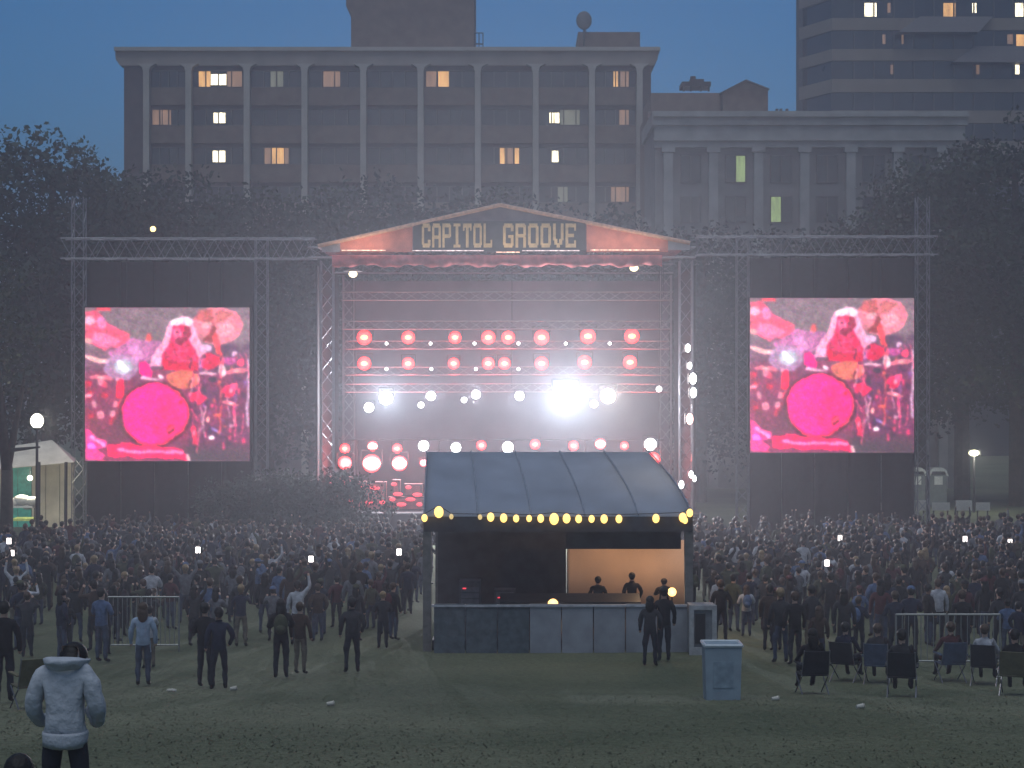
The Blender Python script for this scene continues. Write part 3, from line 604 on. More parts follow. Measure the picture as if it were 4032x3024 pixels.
for k in range(60):
    put(ell(rs.uniform(1150, 1650), rs.uniform(480, 1450), rs.uniform(6, 20), rs.uniform(8, 40)), [(235, 60, 110), (250, 180, 200), (150, 90, 160), (60, 40, 66), (225, 100, 90)][rs.randint(5)], .8)
for k in range(34):
    put(ell(rs.uniform(95, 480), rs.uniform(800, 1200), rs.uniform(12, 45), rs.uniform(12, 45)), [(220, 40, 70), (240, 80, 110), (150, 40, 70), (250, 160, 180)][rs.randint(4)], .75)
put(ell(430, 880, 42, 100), (240, 40, 80)); put(ell(770, 1128, 350, 328), (78, 22, 48), .85); put(ell(770, 1125, 326, 305), (232, 60, 84)); put(ell(765, 1120, 308, 290), (255, 0, 140)); put(noise2(9, 9) * ell(765, 1120, 300, 280), (255, 30, 150), .3); put(noise2(40, 8) * ell(900, 1150, 150, 250), (200, 10, 80), .5); put(ell(920, 1280, 36, 46, .5), (170, 20, 50)); put(stroke(880, 1300, 970, 1240, 10), (255, 80, 120)); put(ell(1010, 1000, 22, 26), (190, 0, 60))
put(noise2(14, 12) * (pol([(130, 1180), (450, 1120), (520, 1400), (300, 1430), (140, 1300)])), (96, 52, 64), .9)
put(pol([(300, 1430), (520, 1402), (1040, 1465), (1110, 1575), (500, 1545), (310, 1550)]), (250, 30, 96)); put(stroke(420, 1480, 1040, 1500, 17), (255, 130, 190)); put(stroke(1085, 1520, 1110, 1570, 15), (255, 200, 210))
put(pol([(85, 1270), (180, 1340), (290, 1400), (280, 1460), (180, 1460), (270, 1530), (250, 1580), (90, 1560)]), (252, 70, 150)); put(ell(220, 1415, 30, 26), (150, 20, 70)); put(stroke(150, 1350, 260, 1440, 16), (255, 150, 215)); put(ell(140, 1440, 40, 30), (235, 110, 230))
for _ in range(1): img[:] = (img + np.roll(img, 1, 0) + np.roll(img, 1, 1) + np.roll(img, -1, 0) + np.roll(img, -1, 1)) / 5
for k in range(26):          # cymbal stands, cables and rods
    xk, yk = rs.uniform(1120, 1660), rs.uniform(500, 1350); put(stroke(xk, yk, xk + rs.uniform(-60, 60), yk + rs.uniform(60, 260), rs.uniform(4, 8)), [(250, 90, 130), (255, 190, 210), (70, 30, 60), (200, 60, 110)][rs.randint(4)], .75)
for (cx, cy, rx2, ry2, ro) in ((1560, 700, 110, 26, -.2), (1500, 1010, 90, 20, .25), (250, 770, 120, 24, .15)): put(ell(cx, cy, rx2, ry2, ro), (236, 120, 140), .8); put(ell(cx, cy, rx2 * .3, ry2 * .5, ro), (255, 200, 205), .8)
put(ell(985, 318, 14, 10), (90, 10, 40), .8); put(ell(1045, 318, 14, 10), (90, 10, 40), .8); put(ell(1012, 400, 46, 40), (120, 16, 48), .7); put(stroke(1014, 320, 1012, 362, 7), (255, 150, 170), .7); put(noise2(70, 21) * pol([(930, 240), (1110, 215), (1190, 440), (1260, 600), (780, 600), (860, 430)]), (255, 160, 200), .35)
for q in (1, 2):
    for ax in (0, 1): img[:] = (2 * img + np.roll(img, 1, ax) + np.roll(img, -1, ax)) / 4
img *= (.80 + .25 * noise2(45, 41) + .2 * noise2(90, 42))[..., None]
img += np.random.normal(0, 9, img.shape)
c_ = np.clip(img, 0, 255) / 255; LIN = np.where(c_ <= .04045, c_ / 12.92, ((c_ + .055) / 1.055) ** 2.4)
LIN = np.clip(LIN.mean(2, keepdims=True) + 1.06 * (LIN - LIN.mean(2, keepdims=True)), .004, 1.2)
sm = bpy.data.materials.new('video picture'); sm.use_nodes = True; n = sm.node_tree.nodes; l = sm.node_tree.links
ca = n.new('ShaderNodeVertexColor'); ca.layer_name = 'picture'; pb = n['Principled BSDF']; pb.inputs['Base Color'].default_value = (.02, .02, .02, 1); pb.inputs['Roughness'].default_value = .6
l.new(ca.outputs['Color'], pb.inputs['Emission Color']); pb.inputs['Emission Strength'].default_value = 1.5
def video_screen(p0, y0, p1, y1, lab):
    Yv = 90.6; o = empty('video_screen', (X((p0 + p1) / 2, Yv), Yv, Z(y1, Yv)), lab, 'video screen', 'video screens flanking the stage')
    xa_, xb_, zt, zb = X(p0, Yv), X(p1, Yv), Z(y0, Yv), Z(y1, Yv)
    MB().box((xa_ - .05, Yv + .012, zb - .05), (xb_ + .05, Yv + .35, zt + .05)).build('cabinet', black, o)
    vv = [(xa_ + (xb_ - xa_) * i / (NW - 1) - o.location.x, 0, zt + (zb - zt) * j / (NH - 1) - o.location.z) for j in range(NH) for i in range(NW)]
    me = bpy.data.meshes.new('display'); me.from_pydata(vv, [], [(j * NW + i, (j + 1) * NW + i, (j + 1) * NW + i + 1, j * NW + i + 1) for j in range(NH - 1) for i in range(NW - 1)])
    at_ = me.color_attributes.new('picture', 'FLOAT_COLOR', 'POINT'); at_.data.foreach_set('color', np.concatenate([LIN, np.ones((NH, NW, 1))], 2).reshape(-1).astype(np.float32))
    me.materials.append(sm); link('display', me, o)
    for q in (.25, .75): MB().tube((xa_ + (xb_ - xa_) * q, Yv + .2, zt), (xa_ + (xb_ - xa_) * q, Yv + .2, Z(258, Yv)), .03, 5).build('hanging_chain', black, o)
sm.cycles.emission_sampling = 'NONE'
video_screen(85, 307.5, 249.5, 461, 'large square video screen left of stage showing a drummer in pink light')
video_screen(750, 298, 914, 452.5, 'large square video screen right of stage showing a drummer in pink light')

# ------------------------------------------------------------------ mixing tent
YM = 48.0
mt = empty('mixing_tent', (X(556, YM), YM + 3.5, gz(51)), 'mixing desk tent with blue grey roof and bulbs along its eave', 'tent')
xe0, xe1 = X(424, YM), X(692, YM); ez_ = Z(516, YM); YR = 52.0; zr = Z(452, YR); xr0, xr1 = X(427, YR), X(648, YR)
# roof as a grid of sagging cloth: front slope, rear slope, right hip
b = MB(); NU, NVv = 24, 8
def roofpt(u, v):
    xl_ = xe0 + (xr0 - xe0) * v; k = v ** 1.6; xr_ = xe1 + (xr1 - xe1) * k
    sag = -.05 * math.sin(math.pi * v) * math.sin(u * math.pi * 6) ** 2
    return (xl_ + (xr_ - xl_) * u, YM + (YR - YM) * v, ez_ + (zr - ez_) * v + sag)
vs = [roofpt(i / NU, j / NVv) for j in range(NVv + 1) for i in range(NU + 1)]
b.add(vs, [(j * (NU + 1) + i, j * (NU + 1) + i + 1, (j + 1) * (NU + 1) + i + 1, (j + 1) * (NU + 1) + i) for j in range(NVv) for i in range(NU)])
vs2 = [(x, 2 * YR - y, z) for x, y, z in vs]
b.add(vs2, [(j * (NU + 1) + i, (j + 1) * (NU + 1) + i, (j + 1) * (NU + 1) + i + 1, j * (NU + 1) + i + 1) for j in range(NVv) for i in range(NU)])
for side in (0, NU):
    A = [roofpt(side / NU, j / NVv) for j in range(NVv + 1)]; B = [(x, 2 * YR - y, z) for x, y, z in A]
    b.add(A + B, [(j, j + 1, NVv + 1 + j + 1, NVv + 1 + j) for j in range(NVv)])
rf = b.build('roof', tarp, mt, True); m_ = rf.modifiers.new('thick', 'SOLIDIFY'); m_.thickness = .03
seam = mat('tarpaulin seam', (.24, .27, .33), .6)
for u in (.0, .2, .4, .6, .8, 1.0):
    b = MB(); pp = [Vector(roofpt(u, j / NVv)) + Vector((0, -.02, .035)) for j in range(NVv + 1)]
    for p_, q_ in zip(pp, pp[1:]): b.tube(p_, q_, .022, 5)
    b.build('roof_seam', seam, mt)
for px, Y, wd, hg, lab in ((470, 51.5, .62, 1.25, 'tall equipment rack at the left inside the mixing tent'), (505, 51.8, .62, .95, 'lower equipment rack beside the tall one inside the tent'), (545, 51.4, .7, .8, 'squat equipment trunk in the middle of the tent')):
    x_ = X(px, Y); o = empty('equipment_rack', (x_, Y, 1.12), lab, 'equipment rack', 'equipment racks inside the mixing tent')
    MB().box((x_ - wd / 2, Y, 1.12), (x_ + wd / 2, Y + .6, 1.12 + hg)).build('case', mat('rack case', (.10, .10, .11), .6), o)
    for k in range(int(hg / .18)): MB().box((x_ - wd / 2 + .05, Y - .02, 1.2 + k * .17), (x_ + wd / 2 - .05, Y - .003, 1.33 + k * .17)).build('rack_unit', mat('rack front', (.16, .16, .17), .5), o)
    MB().box((x_ - wd / 2 + .1, Y - .032, 1.24 + hg - .35), (x_ - wd / 2 + .2, Y - .022, 1.27 + hg - .35)).build('indicator', amp_red, o)
darkcl = mat('dark tent cloth', (.06, .06, .07), .9, .3, 3, .3)
MB().box((xe0, YM - .02, ez_ - .42), (xe1, YM + .02, ez_ - .02)).build('eave_flap', darkcl, mt); MB().box((xe0, 2 * YR - YM - .02, ez_ - .42), (xe1, 2 * YR - YM + .02, ez_ - .02)).build('eave_flap', darkcl, mt)
for x_ in (xe0 + .08, xe1 - .08):
    for y_ in (YM + .12, 2 * YR - YM - .12):
        MB().box((x_ - .11, y_ - .11, gz(y_) - .1), (x_ + .11, y_ + .11, ez_)).build('corner_post', mat('tent post', (.16, .15, .14), .7), mt)
MB().box((xe0 + .2, YM + .35, gz(YM) - .2), (xe1 - .2, 2 * YR - YM - .4, 1.12)).build('floor', deckm, mt)
MB().box((xe0 + .1, 54.6, 1.12), (X(566, 54.6), 54.66, ez_ - .05)).build('dark_drape', darkcl, mt)
# tan cloth wall in folds
b = MB(); x0, x1 = X(567, 53), X(688, 53); nS = 40
for i in range(nS):
    q0 = x0 + (x1 - x0) * i / nS; q1 = x0 + (x1 - x0) * (i + 1) / nS
    d0 = .012 * math.sin(i * .35); d1 = .012 * math.sin((i + 1) * .35)
    b.add([(q0, 53 + d0, 1.12), (q1, 53 + d1, 1.12), (q1, 53 + d1, Z(540, 53)), (q0, 53 + d0, Z(540, 53))], [(0, 1, 2, 3)])
cw = b.build('cloth_wall', mat('tan cloth', (.66, .46, .33), .9, .10, 1.2, .1), mt, True); m_ = cw.modifiers.new('thick', 'SOLIDIFY'); m_.thickness = .015
MB().box((X(566, 49), 49.0, Z(549, 49)), (xe1 - .2, 49.05, ez_ - .1)).build('hanging_flap', darkcl, mt)
# skirt of boards round the tent
skm = mat('grey skirt board', (.27, .28, .30), .7, .2, 2)
for k in range(8):
    a = X(434, YM - .4) + k * (X(690, YM - .4) - X(434, YM - .4)) / 8; e = a + (X(690, YM - .4) - X(434, YM - .4)) / 8 - .03
    MB().box((a, YM - .4, gz(YM) - .05), (e, YM - .34, Z(604, YM - .4) - .01 * (k % 3))).build('skirt_board', skm if k > 2 else mat('dark skirt board', (.09, .11, .12), .8), mt)
MB().box((X(432, YM), YM - .44, Z(605, YM) + .0), (X(690, YM), YM - .28, Z(603, YM))).build('skirt_rail', mat('pale rail', (.4, .4, .42), .5), mt)
# bulbs
bulbm = emit('festoon bulb', lin(255, 205, 110), 2.4, False); bulbd = emit('dim festoon bulb', lin(230, 200, 130), 1.0, False)
fs_ = empty('festoon_string', (0.5, YM - .1, ez_ + .05), 'string of warm bulbs along the eave of the mixing tent', 'string lights')
b = MB(); prev = None
bl = [(917, 1119, .11), (948, 1106, .17), (975, 1116, .08), (1037, 1117, .08), (1060, 1117, .13), (1088, 1119, .13), (1115, 1120, .11), (1143, 1120, .10), (1168, 1120, .12), (1197, 1121, .17), (1224, 1120, .14), (1250, 1121, .12), (1278, 1121, .11), (1305, 1121, .13), (1337, 1121, .12), (1417, 1120, .13), (1475, 1118, .14), (1490, 1108, .12), (1480, 1124, .10)]
for dx, dy, r in bl:
    p = at(dx * D, dy * D, YM - .12)
    if prev: b.tube(prev, p + Vector((0, 0, r)), .012, 4)
    prev = p + Vector((0, 0, r))
b.build('wire', black, fs_)
for dx, dy, r in bl:
    p = at(dx * D, dy * D, YM - .12); MB().sphere(p, r * .85, 10, 8, (.85, .85, 1.1)).build('bulb', bulbm if r > .09 else bulbd, fs_, True)
def lamp(name, p, r, m, power, c, label, cat, soft=.1):
    o = empty(name, p, label, cat); MB().sphere(p, r, 12, 8).build('globe', m, o, True)
    if power:
        ld = bpy.data.lights.new('lamp_light', 'POINT'); ld.energy = power; ld.color = c; ld.shadow_soft_size = soft
        lo = link('lamp_light', ld, o); lo.location = (0, -r - .12, 0)
    return o
o = lamp('work_lamp', Vector((X(655, 51), 51.2, ez_ - .55)), .1, bulbm, 170, (1, .62, .32), 'warm work lamp lighting the tan cloth in the mixing tent', 'lamp')
MB().tube(wloc(o) + Vector((0, 0, .1)), wloc(o) + Vector((0, 0, .7)), .015, 5).build('cord', black, o)
o = lamp('desk_lamp', at(553, 604, 48.6), .14, emit('desk lamp glow', lin(255, 190, 110), 4, False), 4, (1, .6, .3), 'small warm lamp on the front rail of the mixing tent', 'lamp')
MB().tube(wloc(o) - Vector((0, 0, .12)), wloc(o) - Vector((0, -.2, 1.2)), .02, 5).build('stem', black, o)
o = lamp('desk_lamp', at(672, 592, 49.0), .12, emit('desk lamp glow', lin(255, 190, 110), 4, False), 4, (1, .6, .3), 'small warm lamp by the right tent post above the operators', 'lamp')
MB().tube(wloc(o) - Vector((0, 0, .12)), wloc(o) - Vector((0, 0, 1.45)), .02, 5).build('stem', black, o)
# mixing desk
md_ = empty('mixing_desk', (X(600, 49.5), 49.5, 1.12), 'dark mixing desk on trestles inside the tent', 'mixing desk')
b = MB(); xa_, xb_ = X(500, 49.5), X(640, 49.5); b.poly([(xa_, 49.1, 1.95), (xa_, 49.9, 1.95), (xa_, 49.9, 2.2), (xa_, 49.1, 2.05)], xb_ - xa_, (1, 0, 0)); b.build('console', black, md_)
for x_ in (xa_ + .3, xb_ - .3): MB().box((x_ - .05, 49.2, 1.12), (x_ + .05, 49.8, 1.95)).build('trestle', black, md_)
# case beside the tent
p0, p1 = at(690, 642, 46.8), at(716, 606, 46.8)
ec = empty('equipment_case', ((p0.x + p1.x) / 2, 46.8, gz(46.8)), 'grey flight case with a dark square opening beside the mixing tent', 'flight case')
z0 = gz(46.8); b = MB(); b.box((p0.x, 46.85, z0), (p1.x, 47.6, p1.z)); b.build('body', mat('grey case', (.20, .21, .22), .6), ec)
b = MB(); e = .1
b.box((p0.x - .02, 46.78, z0), (p0.x + e, 46.845, p1.z + .02)); b.box((p1.x - e, 46.78, z0), (p1.x + .02, 46.845, p1.z + .02)); b.box((p0.x + e, 46.78, p1.z - e), (p1.x - e, 46.845, p1.z + .02)); b.box((p0.x + e, 46.78, z0), (p1.x - e, 46.845, z0 + .2)); b.build('rim', mat('pale case rim', (.36, .36, .36), .5), ec)
MB().box((p0.x + .14, 46.80, z0 + .3), (p0.x + .40, 46.846, p1.z - .2)).build('opening', black, ec)
# litter bin box
Yb = 34.0; p0, p1 = at(705, 706, Yb), at(742, 646, Yb); zb = gz(Yb)
lb = empty('litter_bin', ((p0.x + p1.x) / 2, Yb + .3, zb), 'pale blue grey litter box standing on the open lawn', 'litter bin')
binm = mat('pale blue bin', (.24, .30, .34), .6, .12, 3)
b = MB(); b.poly([(p0.x + .03, Yb, zb - .03), (p1.x - .03, Yb, zb - .03), (p1.x, Yb, p1.z), (p0.x, Yb, p1.z)], .62); b.build('body', binm, lb)
b = MB()
for i in range(4): b.tube(Vector((p0.x if i in (0, 3) else p1.x, Yb - .0 if i < 2 else Yb + .62, p1.z + .0)), Vector((p0.x if i in (2, 3) else p1.x, Yb - .0 if i in (0, 3) else Yb + .62, p1.z)), .035, 6)
b.build('bag_rim', mat('pale bin bag', (.45, .5, .52), .4, .1, 6), lb)
MB().poly([(p0.x + .16, Yb - .012, zb + .25), (p1.x - .16, Yb - .012, zb + .25), (p1.x - .16, Yb - .008, p1.z - .3), (p0.x + .16, Yb - .008, p1.z - .3)], .006).build('front_panel', mat('bin panel', (.21, .27, .31), .6), lb)

# ------------------------------------------------------------------ dark round tree in front of the left stage corner
cm, pts = leaf_mesh('crown', 77, 3.6, 2.4, .6, 4.0, 130, 90, .2, leafd); tm = trunk_mesh(pts * .7, 2.6, .16); tm.materials.append(bark)
for px, Y, s, lab in ((320, 84.5, .9, 'dense rounded dark bush hiding the left front corner of the stage'), (262, 85.5, .88, 'rounded dark bush below the gap between left screen and stage')):
    o = empty('rounded_bush', (X(px, Y), Y, gz(Y)), lab, 'bush', 'dark bushes at the left of the stage'); o.scale = (s, s, s); link('crown', cm, o); link('trunk', tm, o)

# ------------------------------------------------------------------ lamp lit pavilion at the far left
YL = 88.0
pv = empty('white_pavilion', (X(40, YL), YL, gz(YL)), 'pale lamp lit vendor pavilion at the far left edge', 'tent')
cream = mat('cream canvas', (.52, .49, .42), .85, .15, 1.5, .2)
b = MB(); A = [at(-14, 470, YL), at(74, 462, YL), at(52, 440, YL + 2), at(12, 446, YL + 2), at(-14, 466, YL + 5), at(76, 458, YL + 5)]
b.add(A, [(0, 1, 2, 3), (3, 2, 5, 4), (1, 5, 2), (0, 3, 4)]); cn = b.build('canopy', cream, pv); m_ = cn.modifiers.new('thick', 'SOLIDIFY'); m_.thickness = .04
for k in range(6):
    b = MB(); p0 = -10 + k * 14; b.box(at(p0, 527, YL + 4.6), at(p0 + 13.6, 462, YL + 4.66)); b.build('wall_panel', cream if k not in (1, 2) else mat('teal curtain', (.05, .38, .34), .8), pv)
for px in (39, 66): MB().tube((X(px, YL), YL - .1, gz(YL) - .1), at(px, 462, YL - .1), .09, 6).build('pole', black, pv)
MB().box(at(12, 521, YL + 2), at(38, 517, YL + 3)).build('lit_counter', mat('pale lime counter', (.5, .6, .2), .8), pv)
tb = empty('vendor_table', at(24, 516, YL + 1.2), 'table with round white cushions under the pale pavilion', 'table')
MB().box(at(10, 508, YL + .9), at(36, 505, YL + 1.6)).build('table_top', white, tb)
for px in (12, 34): MB().box(at(px, 522, YL + 1), at(px + 1, 508, YL + 1.1)).build('leg', black, tb)
for px, py, s in ((14, 502, .3), (22, 500, .38), (33, 501, .34), (27, 507, .2)): MB().sphere(at(px, py, YL + 1.2), s, 10, 8, (1.2, .8, .7)).build('cushion', white, tb, True)
sl = empty('street_lamp', (X(37, 83), 83, gz(83)), 'globe street lamp shining white over the pale pavilion', 'street lamp')
MB().sphere(at(37, 421, 83), .30, 14, 10, (1, 1, 1.15)).build('globe', emit('lamp globe', lin(255, 248, 225), 6, False), sl, True)
b = MB(); b.tube((X(37, 83), 83, gz(83) - .1), at(37, 430, 83), .09, 8, .06); b.tube(at(37, 430, 83), at(37, 427.5, 83), .15, 8, .2); b.build('pole', black, sl)
ld = bpy.data.lights.new('lamp_light', 'POINT'); ld.energy = 420; ld.color = (1, .92, .72); ld.shadow_soft_size = .3; lo = link('lamp_light', ld, sl); lo.location = Vector((X(37, 83), 83.9, Z(424, 83))) - sl.location
o = lamp('pavilion_lamp', at(30, 478, YL + 1.5), .14, emit('pavilion bulb', lin(255, 245, 210), 5, False), 260, (1, .93, .72), 'bare bulb hanging inside the pale pavilion', 'lamp')
MB().tube(wloc(o) + Vector((0, 0, .14)), wloc(o) + Vector((0, 0, .9)), .015, 5).build('cord', black, o)
pl_ = empty('path_lamp', (X(153, 108), 108, 0), 'tiny yellow lamp on a mast against the left trees', 'lamp')
MB().tube((X(153, 108), 108, -.1), at(153, 231, 108), .08, 6, .05).build('mast', black, pl_); MB().sphere(at(153, 229, 108), .17, 10, 8).build('globe', emit('path lamp glow', lin(255, 220, 140), 4, False), pl_, True)
tr = empty('tree_trunk', (X(6, 80), 80, gz(80)), 'thick dark tree trunk before the pale pavilion at the left edge', 'tree')
b = MB(); b.tube((X(6, 80), 80, -.2), (X(7, 80), 80, Z(470, 80)), .32, 10, .26); b.tube((X(7, 80), 80, Z(470, 80)), at(-4, 360, 80), .26, 8, .14); b.tube((X(7, 80), 80, Z(470, 80)), at(24, 380, 80.5), .2, 8, .08); b.tube(at(12, 450, 80), at(40, 447, 80), .1, 6, .04); b.build('trunk', bark, tr, True)
cm2, pts2 = leaf_mesh('crown', 91, 3.6, 3.0, 0, 8, 70, 60, .24, leafm); cr = link('crown', cm2, tr); cr.location = (-1.9, 0, Z(425, 80) - gz(80))

# ------------------------------------------------------------------ toilets, poles, flood lamp at the right
YQ = 117.0; plas = mat('white plastic dome', (.72, .74, .66), .5, .1, 3); body = mat('green grey plastic', (.16, .19, .17), .5, .15, 3)
for i, (px, lab) in enumerate(((897, 'portable toilet with white domed roof, leftmost of the three'), (917, 'portable toilet in the middle, half hidden by poles'), (938.5, 'portable toilet with white domed roof, rightmost of the three'))):
    x_ = X(px, YQ); o = empty('portable_toilet', (x_, YQ, 0), lab, 'portable toilet', 'portable toilets beside the right screen')
    MB().box((x_ - .55, YQ, .1), (x_ + .55, YQ + 1.1, 2.1)).build('cabin', body, o)
    b = MB(); b.poly([(x_ - .66, YQ - .05, 2.0), (x_ - .5, YQ - .05, 2.42), (x_ - .3, YQ - .05, 2.55), (x_ + .3, YQ - .05, 2.55), (x_ + .5, YQ - .05, 2.42), (x_ + .66, YQ - .05, 2.0), (x_ + .52, YQ - .05, 2.05), (x_ + .4, YQ - .05, 2.32), (x_ - .4, YQ - .05, 2.32), (x_ - .52, YQ - .05, 2.05)], 1.2); b.build('roof_dome', plas, o)
    MB().box((x_ - .27, YQ - .03, 1.45), (x_ + .27, YQ - .004, 2.0)).build('vent_panel', plas, o)
    MB().box((x_ - .42, YQ - .02, .2), (x_ + .42, YQ - .003, 1.4)).build('door', body, o)
for i, (px, Y, top, lab) in enumerate(((906, 100, 470, 'slim pale pole left of the middle toilet'), (910.5, 100, 474, 'slim pale pole right before the middle toilet'), (928, 98, 455, 'dark pole between the last two toilets'))):
    o = empty('slim_pole', (X(px, Y), Y, 0), lab, 'pole'); MB().tube((X(px, Y), Y, -.1), at(px, top, Y), .08, 8).build('shaft', white if i < 2 else black, o); MB().box((X(px, Y) - .25, Y - .25, 0), (X(px, Y) + .25, Y + .25, .06)).build('base_plate', black, o)
fl = empty('flood_lamp', (X(974, 112), 112, 0), 'yellowish flood lamp on a mast right of the toilets', 'flood lamp')
b = MB(); b.tube((X(974, 112), 112, -.1), at(974, 450, 112), .07, 6); b.build('mast', black, fl)
MB().box(at(969, 455, 111.9), at(979, 450, 112.3)).build('head', black, fl); MB().sphere(at(974, 453, 111.85), .25, 10, 6, (1.4, .3, .8)).build('lens', emit('flood lens', lin(255, 250, 190), 3, False), fl, True)
ld = bpy.data.lights.new('lamp_light', 'POINT'); ld.energy = 450; ld.color = (1, .95, .75); ld.shadow_soft_size = .2; lo = link('lamp_light', ld, fl); lo.location = Vector((0, -.6, Z(454, 112)))
for i, (p0, p1, lab) in enumerate(((868, 884, 'first pale vendor board from the left under the toilets'), (888, 926, 'wide pale vendor board under the toilets'), (932, 950, 'pale vendor board right of the wide one'), (956, 972, 'fourth pale vendor board from the left'), (976, 990, 'last pale vendor board beneath the flood lamp'))):
    Y = 101.0; o = empty('vendor_board', (X((p0 + p1) / 2, Y), Y, 0), lab, 'board', 'pale boards behind the right crowd'); MB().box((X(p0, Y), Y, .9), (X(p1, Y), Y + .06, 1.15 + .12 * (i % 2) + .2)).build('panel', cream, o)
    for q in (p0 + 2, p1 - 2): MB().tube((X(q, Y), Y + .1, -.05), (X(q, Y), Y + .1, 1.2), .04, 5).build('leg', black, o)

# ------------------------------------------------------------------ people
TOPS = [('black', (.012, .012, .014)), ('navy', (.015, .02, .04)), ('charcoal', (.03, .03, .033)), ('brown', (.05, .03, .022)), ('grey', (.12, .12, .13)), ('olive', (.05, .055, .03)), ('maroon', (.07, .018, .022)), ('pale', (.38, .38, .40)), ('blue', (.07, .11, .20))]
skin = [mat('skin light', (.48, .30, .22), .6, .1, 8, 0), mat('skin brown', (.20, .11, .07), .6, .1, 8, 0)]
hairs = [mat('dark hair', (.012, .01, .009), .6, .3, 30, .3), mat('brown hair', (.06, .035, .02), .6, .3, 30, .3), mat('fair hair', (.25, .17, .09), .6, .3, 30, .3)]
topm = {k: mat(k + ' top cloth', c, .9, .3, 9, .4) for k, c in TOPS}
jeans = [mat('dark trousers', (.02, .022, .03), .9, .3, 9, .3), mat('denim trousers', (.05, .065, .10), .9, .3, 9, .3), mat('khaki trousers', (.13, .11, .08), .9, .3, 9, .3)]
shoe = mat('dark shoes', (.02, .02, .02), .6)
def skin_body(J, E, sub=1, fold=0.0):
    names = list(J); me = bpy.data.meshes.new('skel'); me.from_pydata([J[k][0] for k in names], [], [(names.index(a), names.index(b)) for a, b in E])
    ob = bpy.data.objects.new('skel', me); col.objects.link(ob)
    m = ob.modifiers.new('skin', 'SKIN'); m.use_smooth_shade = True; m.branch_smoothing = .6
    for i, k in enumerate(names):
        r = J[k][1]; sv = me.skin_vertices[0].data[i]; sv.radius = r if isinstance(r, tuple) else (r, r); sv.use_root = (k == 'pelvis')
    s = ob.modifiers.new('sub', 'SUBSURF'); s.levels = sub; s.render_levels = sub
    dg = bpy.context.evaluated_depsgraph_get(); dg.update(); out = bpy.data.meshes.new_from_object(ob.evaluated_get(dg))
    bpy.data.objects.remove(ob); bpy.data.meshes.remove(me); return out
from mathutils import noise as mnoise
def skeleton(hands, lean=0.0, stance=.1, seated=False, bulk=1.0):
    """joint -> (position, radius); faces +Y. hands: ((elbow),(wrist),(hand)) for +x side and -x side"""
    J = {'pelvis': ((0, 0, .96), (.16, .115)), 'waist': ((0, lean * .3, 1.12), (.145, .105)), 'chest': ((0, lean * .7, 1.33), (.18, .12)), 'neck': ((0, lean, 1.49), (.06, .06)), 'jaw': ((0, lean + .02, 1.57), (.075, .085)), 'crown': ((0, lean + .01, 1.69), (.082, .098))}
    E = [('pelvis', 'waist'), ('waist', 'chest'), ('chest', 'neck'), ('neck', 'jaw'), ('jaw', 'crown')]
    for s, tg, (el, wr, hd) in ((1, 'r', hands[0]), (-1, 'l', hands[1])):
        mk = lambda p: (p[0] * s, p[1] + lean, p[2])
        J['sh' + tg] = ((.17 * s, lean * .85, 1.42), .07); J['el' + tg] = (mk(el), .052); J['wr' + tg] = (mk(wr), .036); J['hd' + tg] = (mk(hd), (.045, .028))
        E += [('chest', 'sh' + tg), ('sh' + tg, 'el' + tg), ('el' + tg, 'wr' + tg), ('wr' + tg, 'hd' + tg)]
        if seated: J['hp' + tg] = ((.10 * s, .06, .93), .1); J['kn' + tg] = ((.16 * s, .46, .98), .068); J['an' + tg] = ((.15 * s, .52, .56), .048); J['to' + tg] = ((.16 * s, .68, .52), .042)
        else: J['hp' + tg] = ((.095 * s, 0, .86), .098); J['kn' + tg] = ((stance * s, .03, .5), .068); J['an' + tg] = ((stance * 1.05 * s, -.01, .09), .048); J['to' + tg] = ((stance * 1.2 * s, .16, .045), .042)
        if bulk != 1: J['sh' + tg] = (J['sh' + tg][0], .07 * bulk); J['el' + tg] = (J['el' + tg][0], .052 * bulk * 1.1); J['wr' + tg] = (J['wr' + tg][0], .036 * bulk)
        E += [('pelvis', 'hp' + tg), ('hp' + tg, 'kn' + tg), ('kn' + tg, 'an' + tg), ('an' + tg, 'to' + tg)]
    for k in ('pelvis', 'waist', 'chest'): J[k] = (J[k][0], (J[k][1][0] * bulk, J[k][1][1] * bulk))
    return J, E
DOWN = ((.25, .0, 1.16), (.26, .07, .93), (.26, .10, .84)); PHONE = ((.27, .08, 1.22), (.16, .32, 1.42), (.13, .36, 1.50)); UP = ((.34, .02, 1.62), (.30, .06, 1.88), (.29, .07, 1.98)); HIP = ((.36, -.08, 1.2), (.2, .05, 1.04), (.15, .1, 1.02)); FOLD = ((.27, .05, 1.15), (.14, .22, 1.2), (.02, .23, 1.22)); POCK = ((.29, -.06, 1.17), (.245, .06, .98), (.2, .12, .93)); CLAP = ((.3, .18, 1.35), (.12, .32, 1.55), (.06, .34, 1.64))
def classify(me, J, seated):
    hc = Vector(J['crown'][0]) * .55 + Vector(J['jaw'][0]) * .45; hd = [Vector(J['hdr'][0]), Vector(J['hdl'][0])]; leg = [Vector(J[k][0]) for k in ('knr', 'knl', 'anr', 'anl', 'tor', 'tol')]
    for p in me.polygons:
        c = p.center; i = 1
        if (c - hc).length < .155 or (abs(c.x) < .09 and c.z > 1.5 and abs(c.z - 1.52) < .1): i = 0
        elif min((c - q).length for q in hd) < .075: i = 0
        elif seated and (c.y > .2 and c.z < 1.12 or c.z < .8): i = 3 if c.z < .6 else 2
        elif not seated and c.z < .93 and abs(c.x) < .28 and min((c - q).length for q in hd) > .2: i = 3 if c.z < .12 else 2
        p.material_index = i
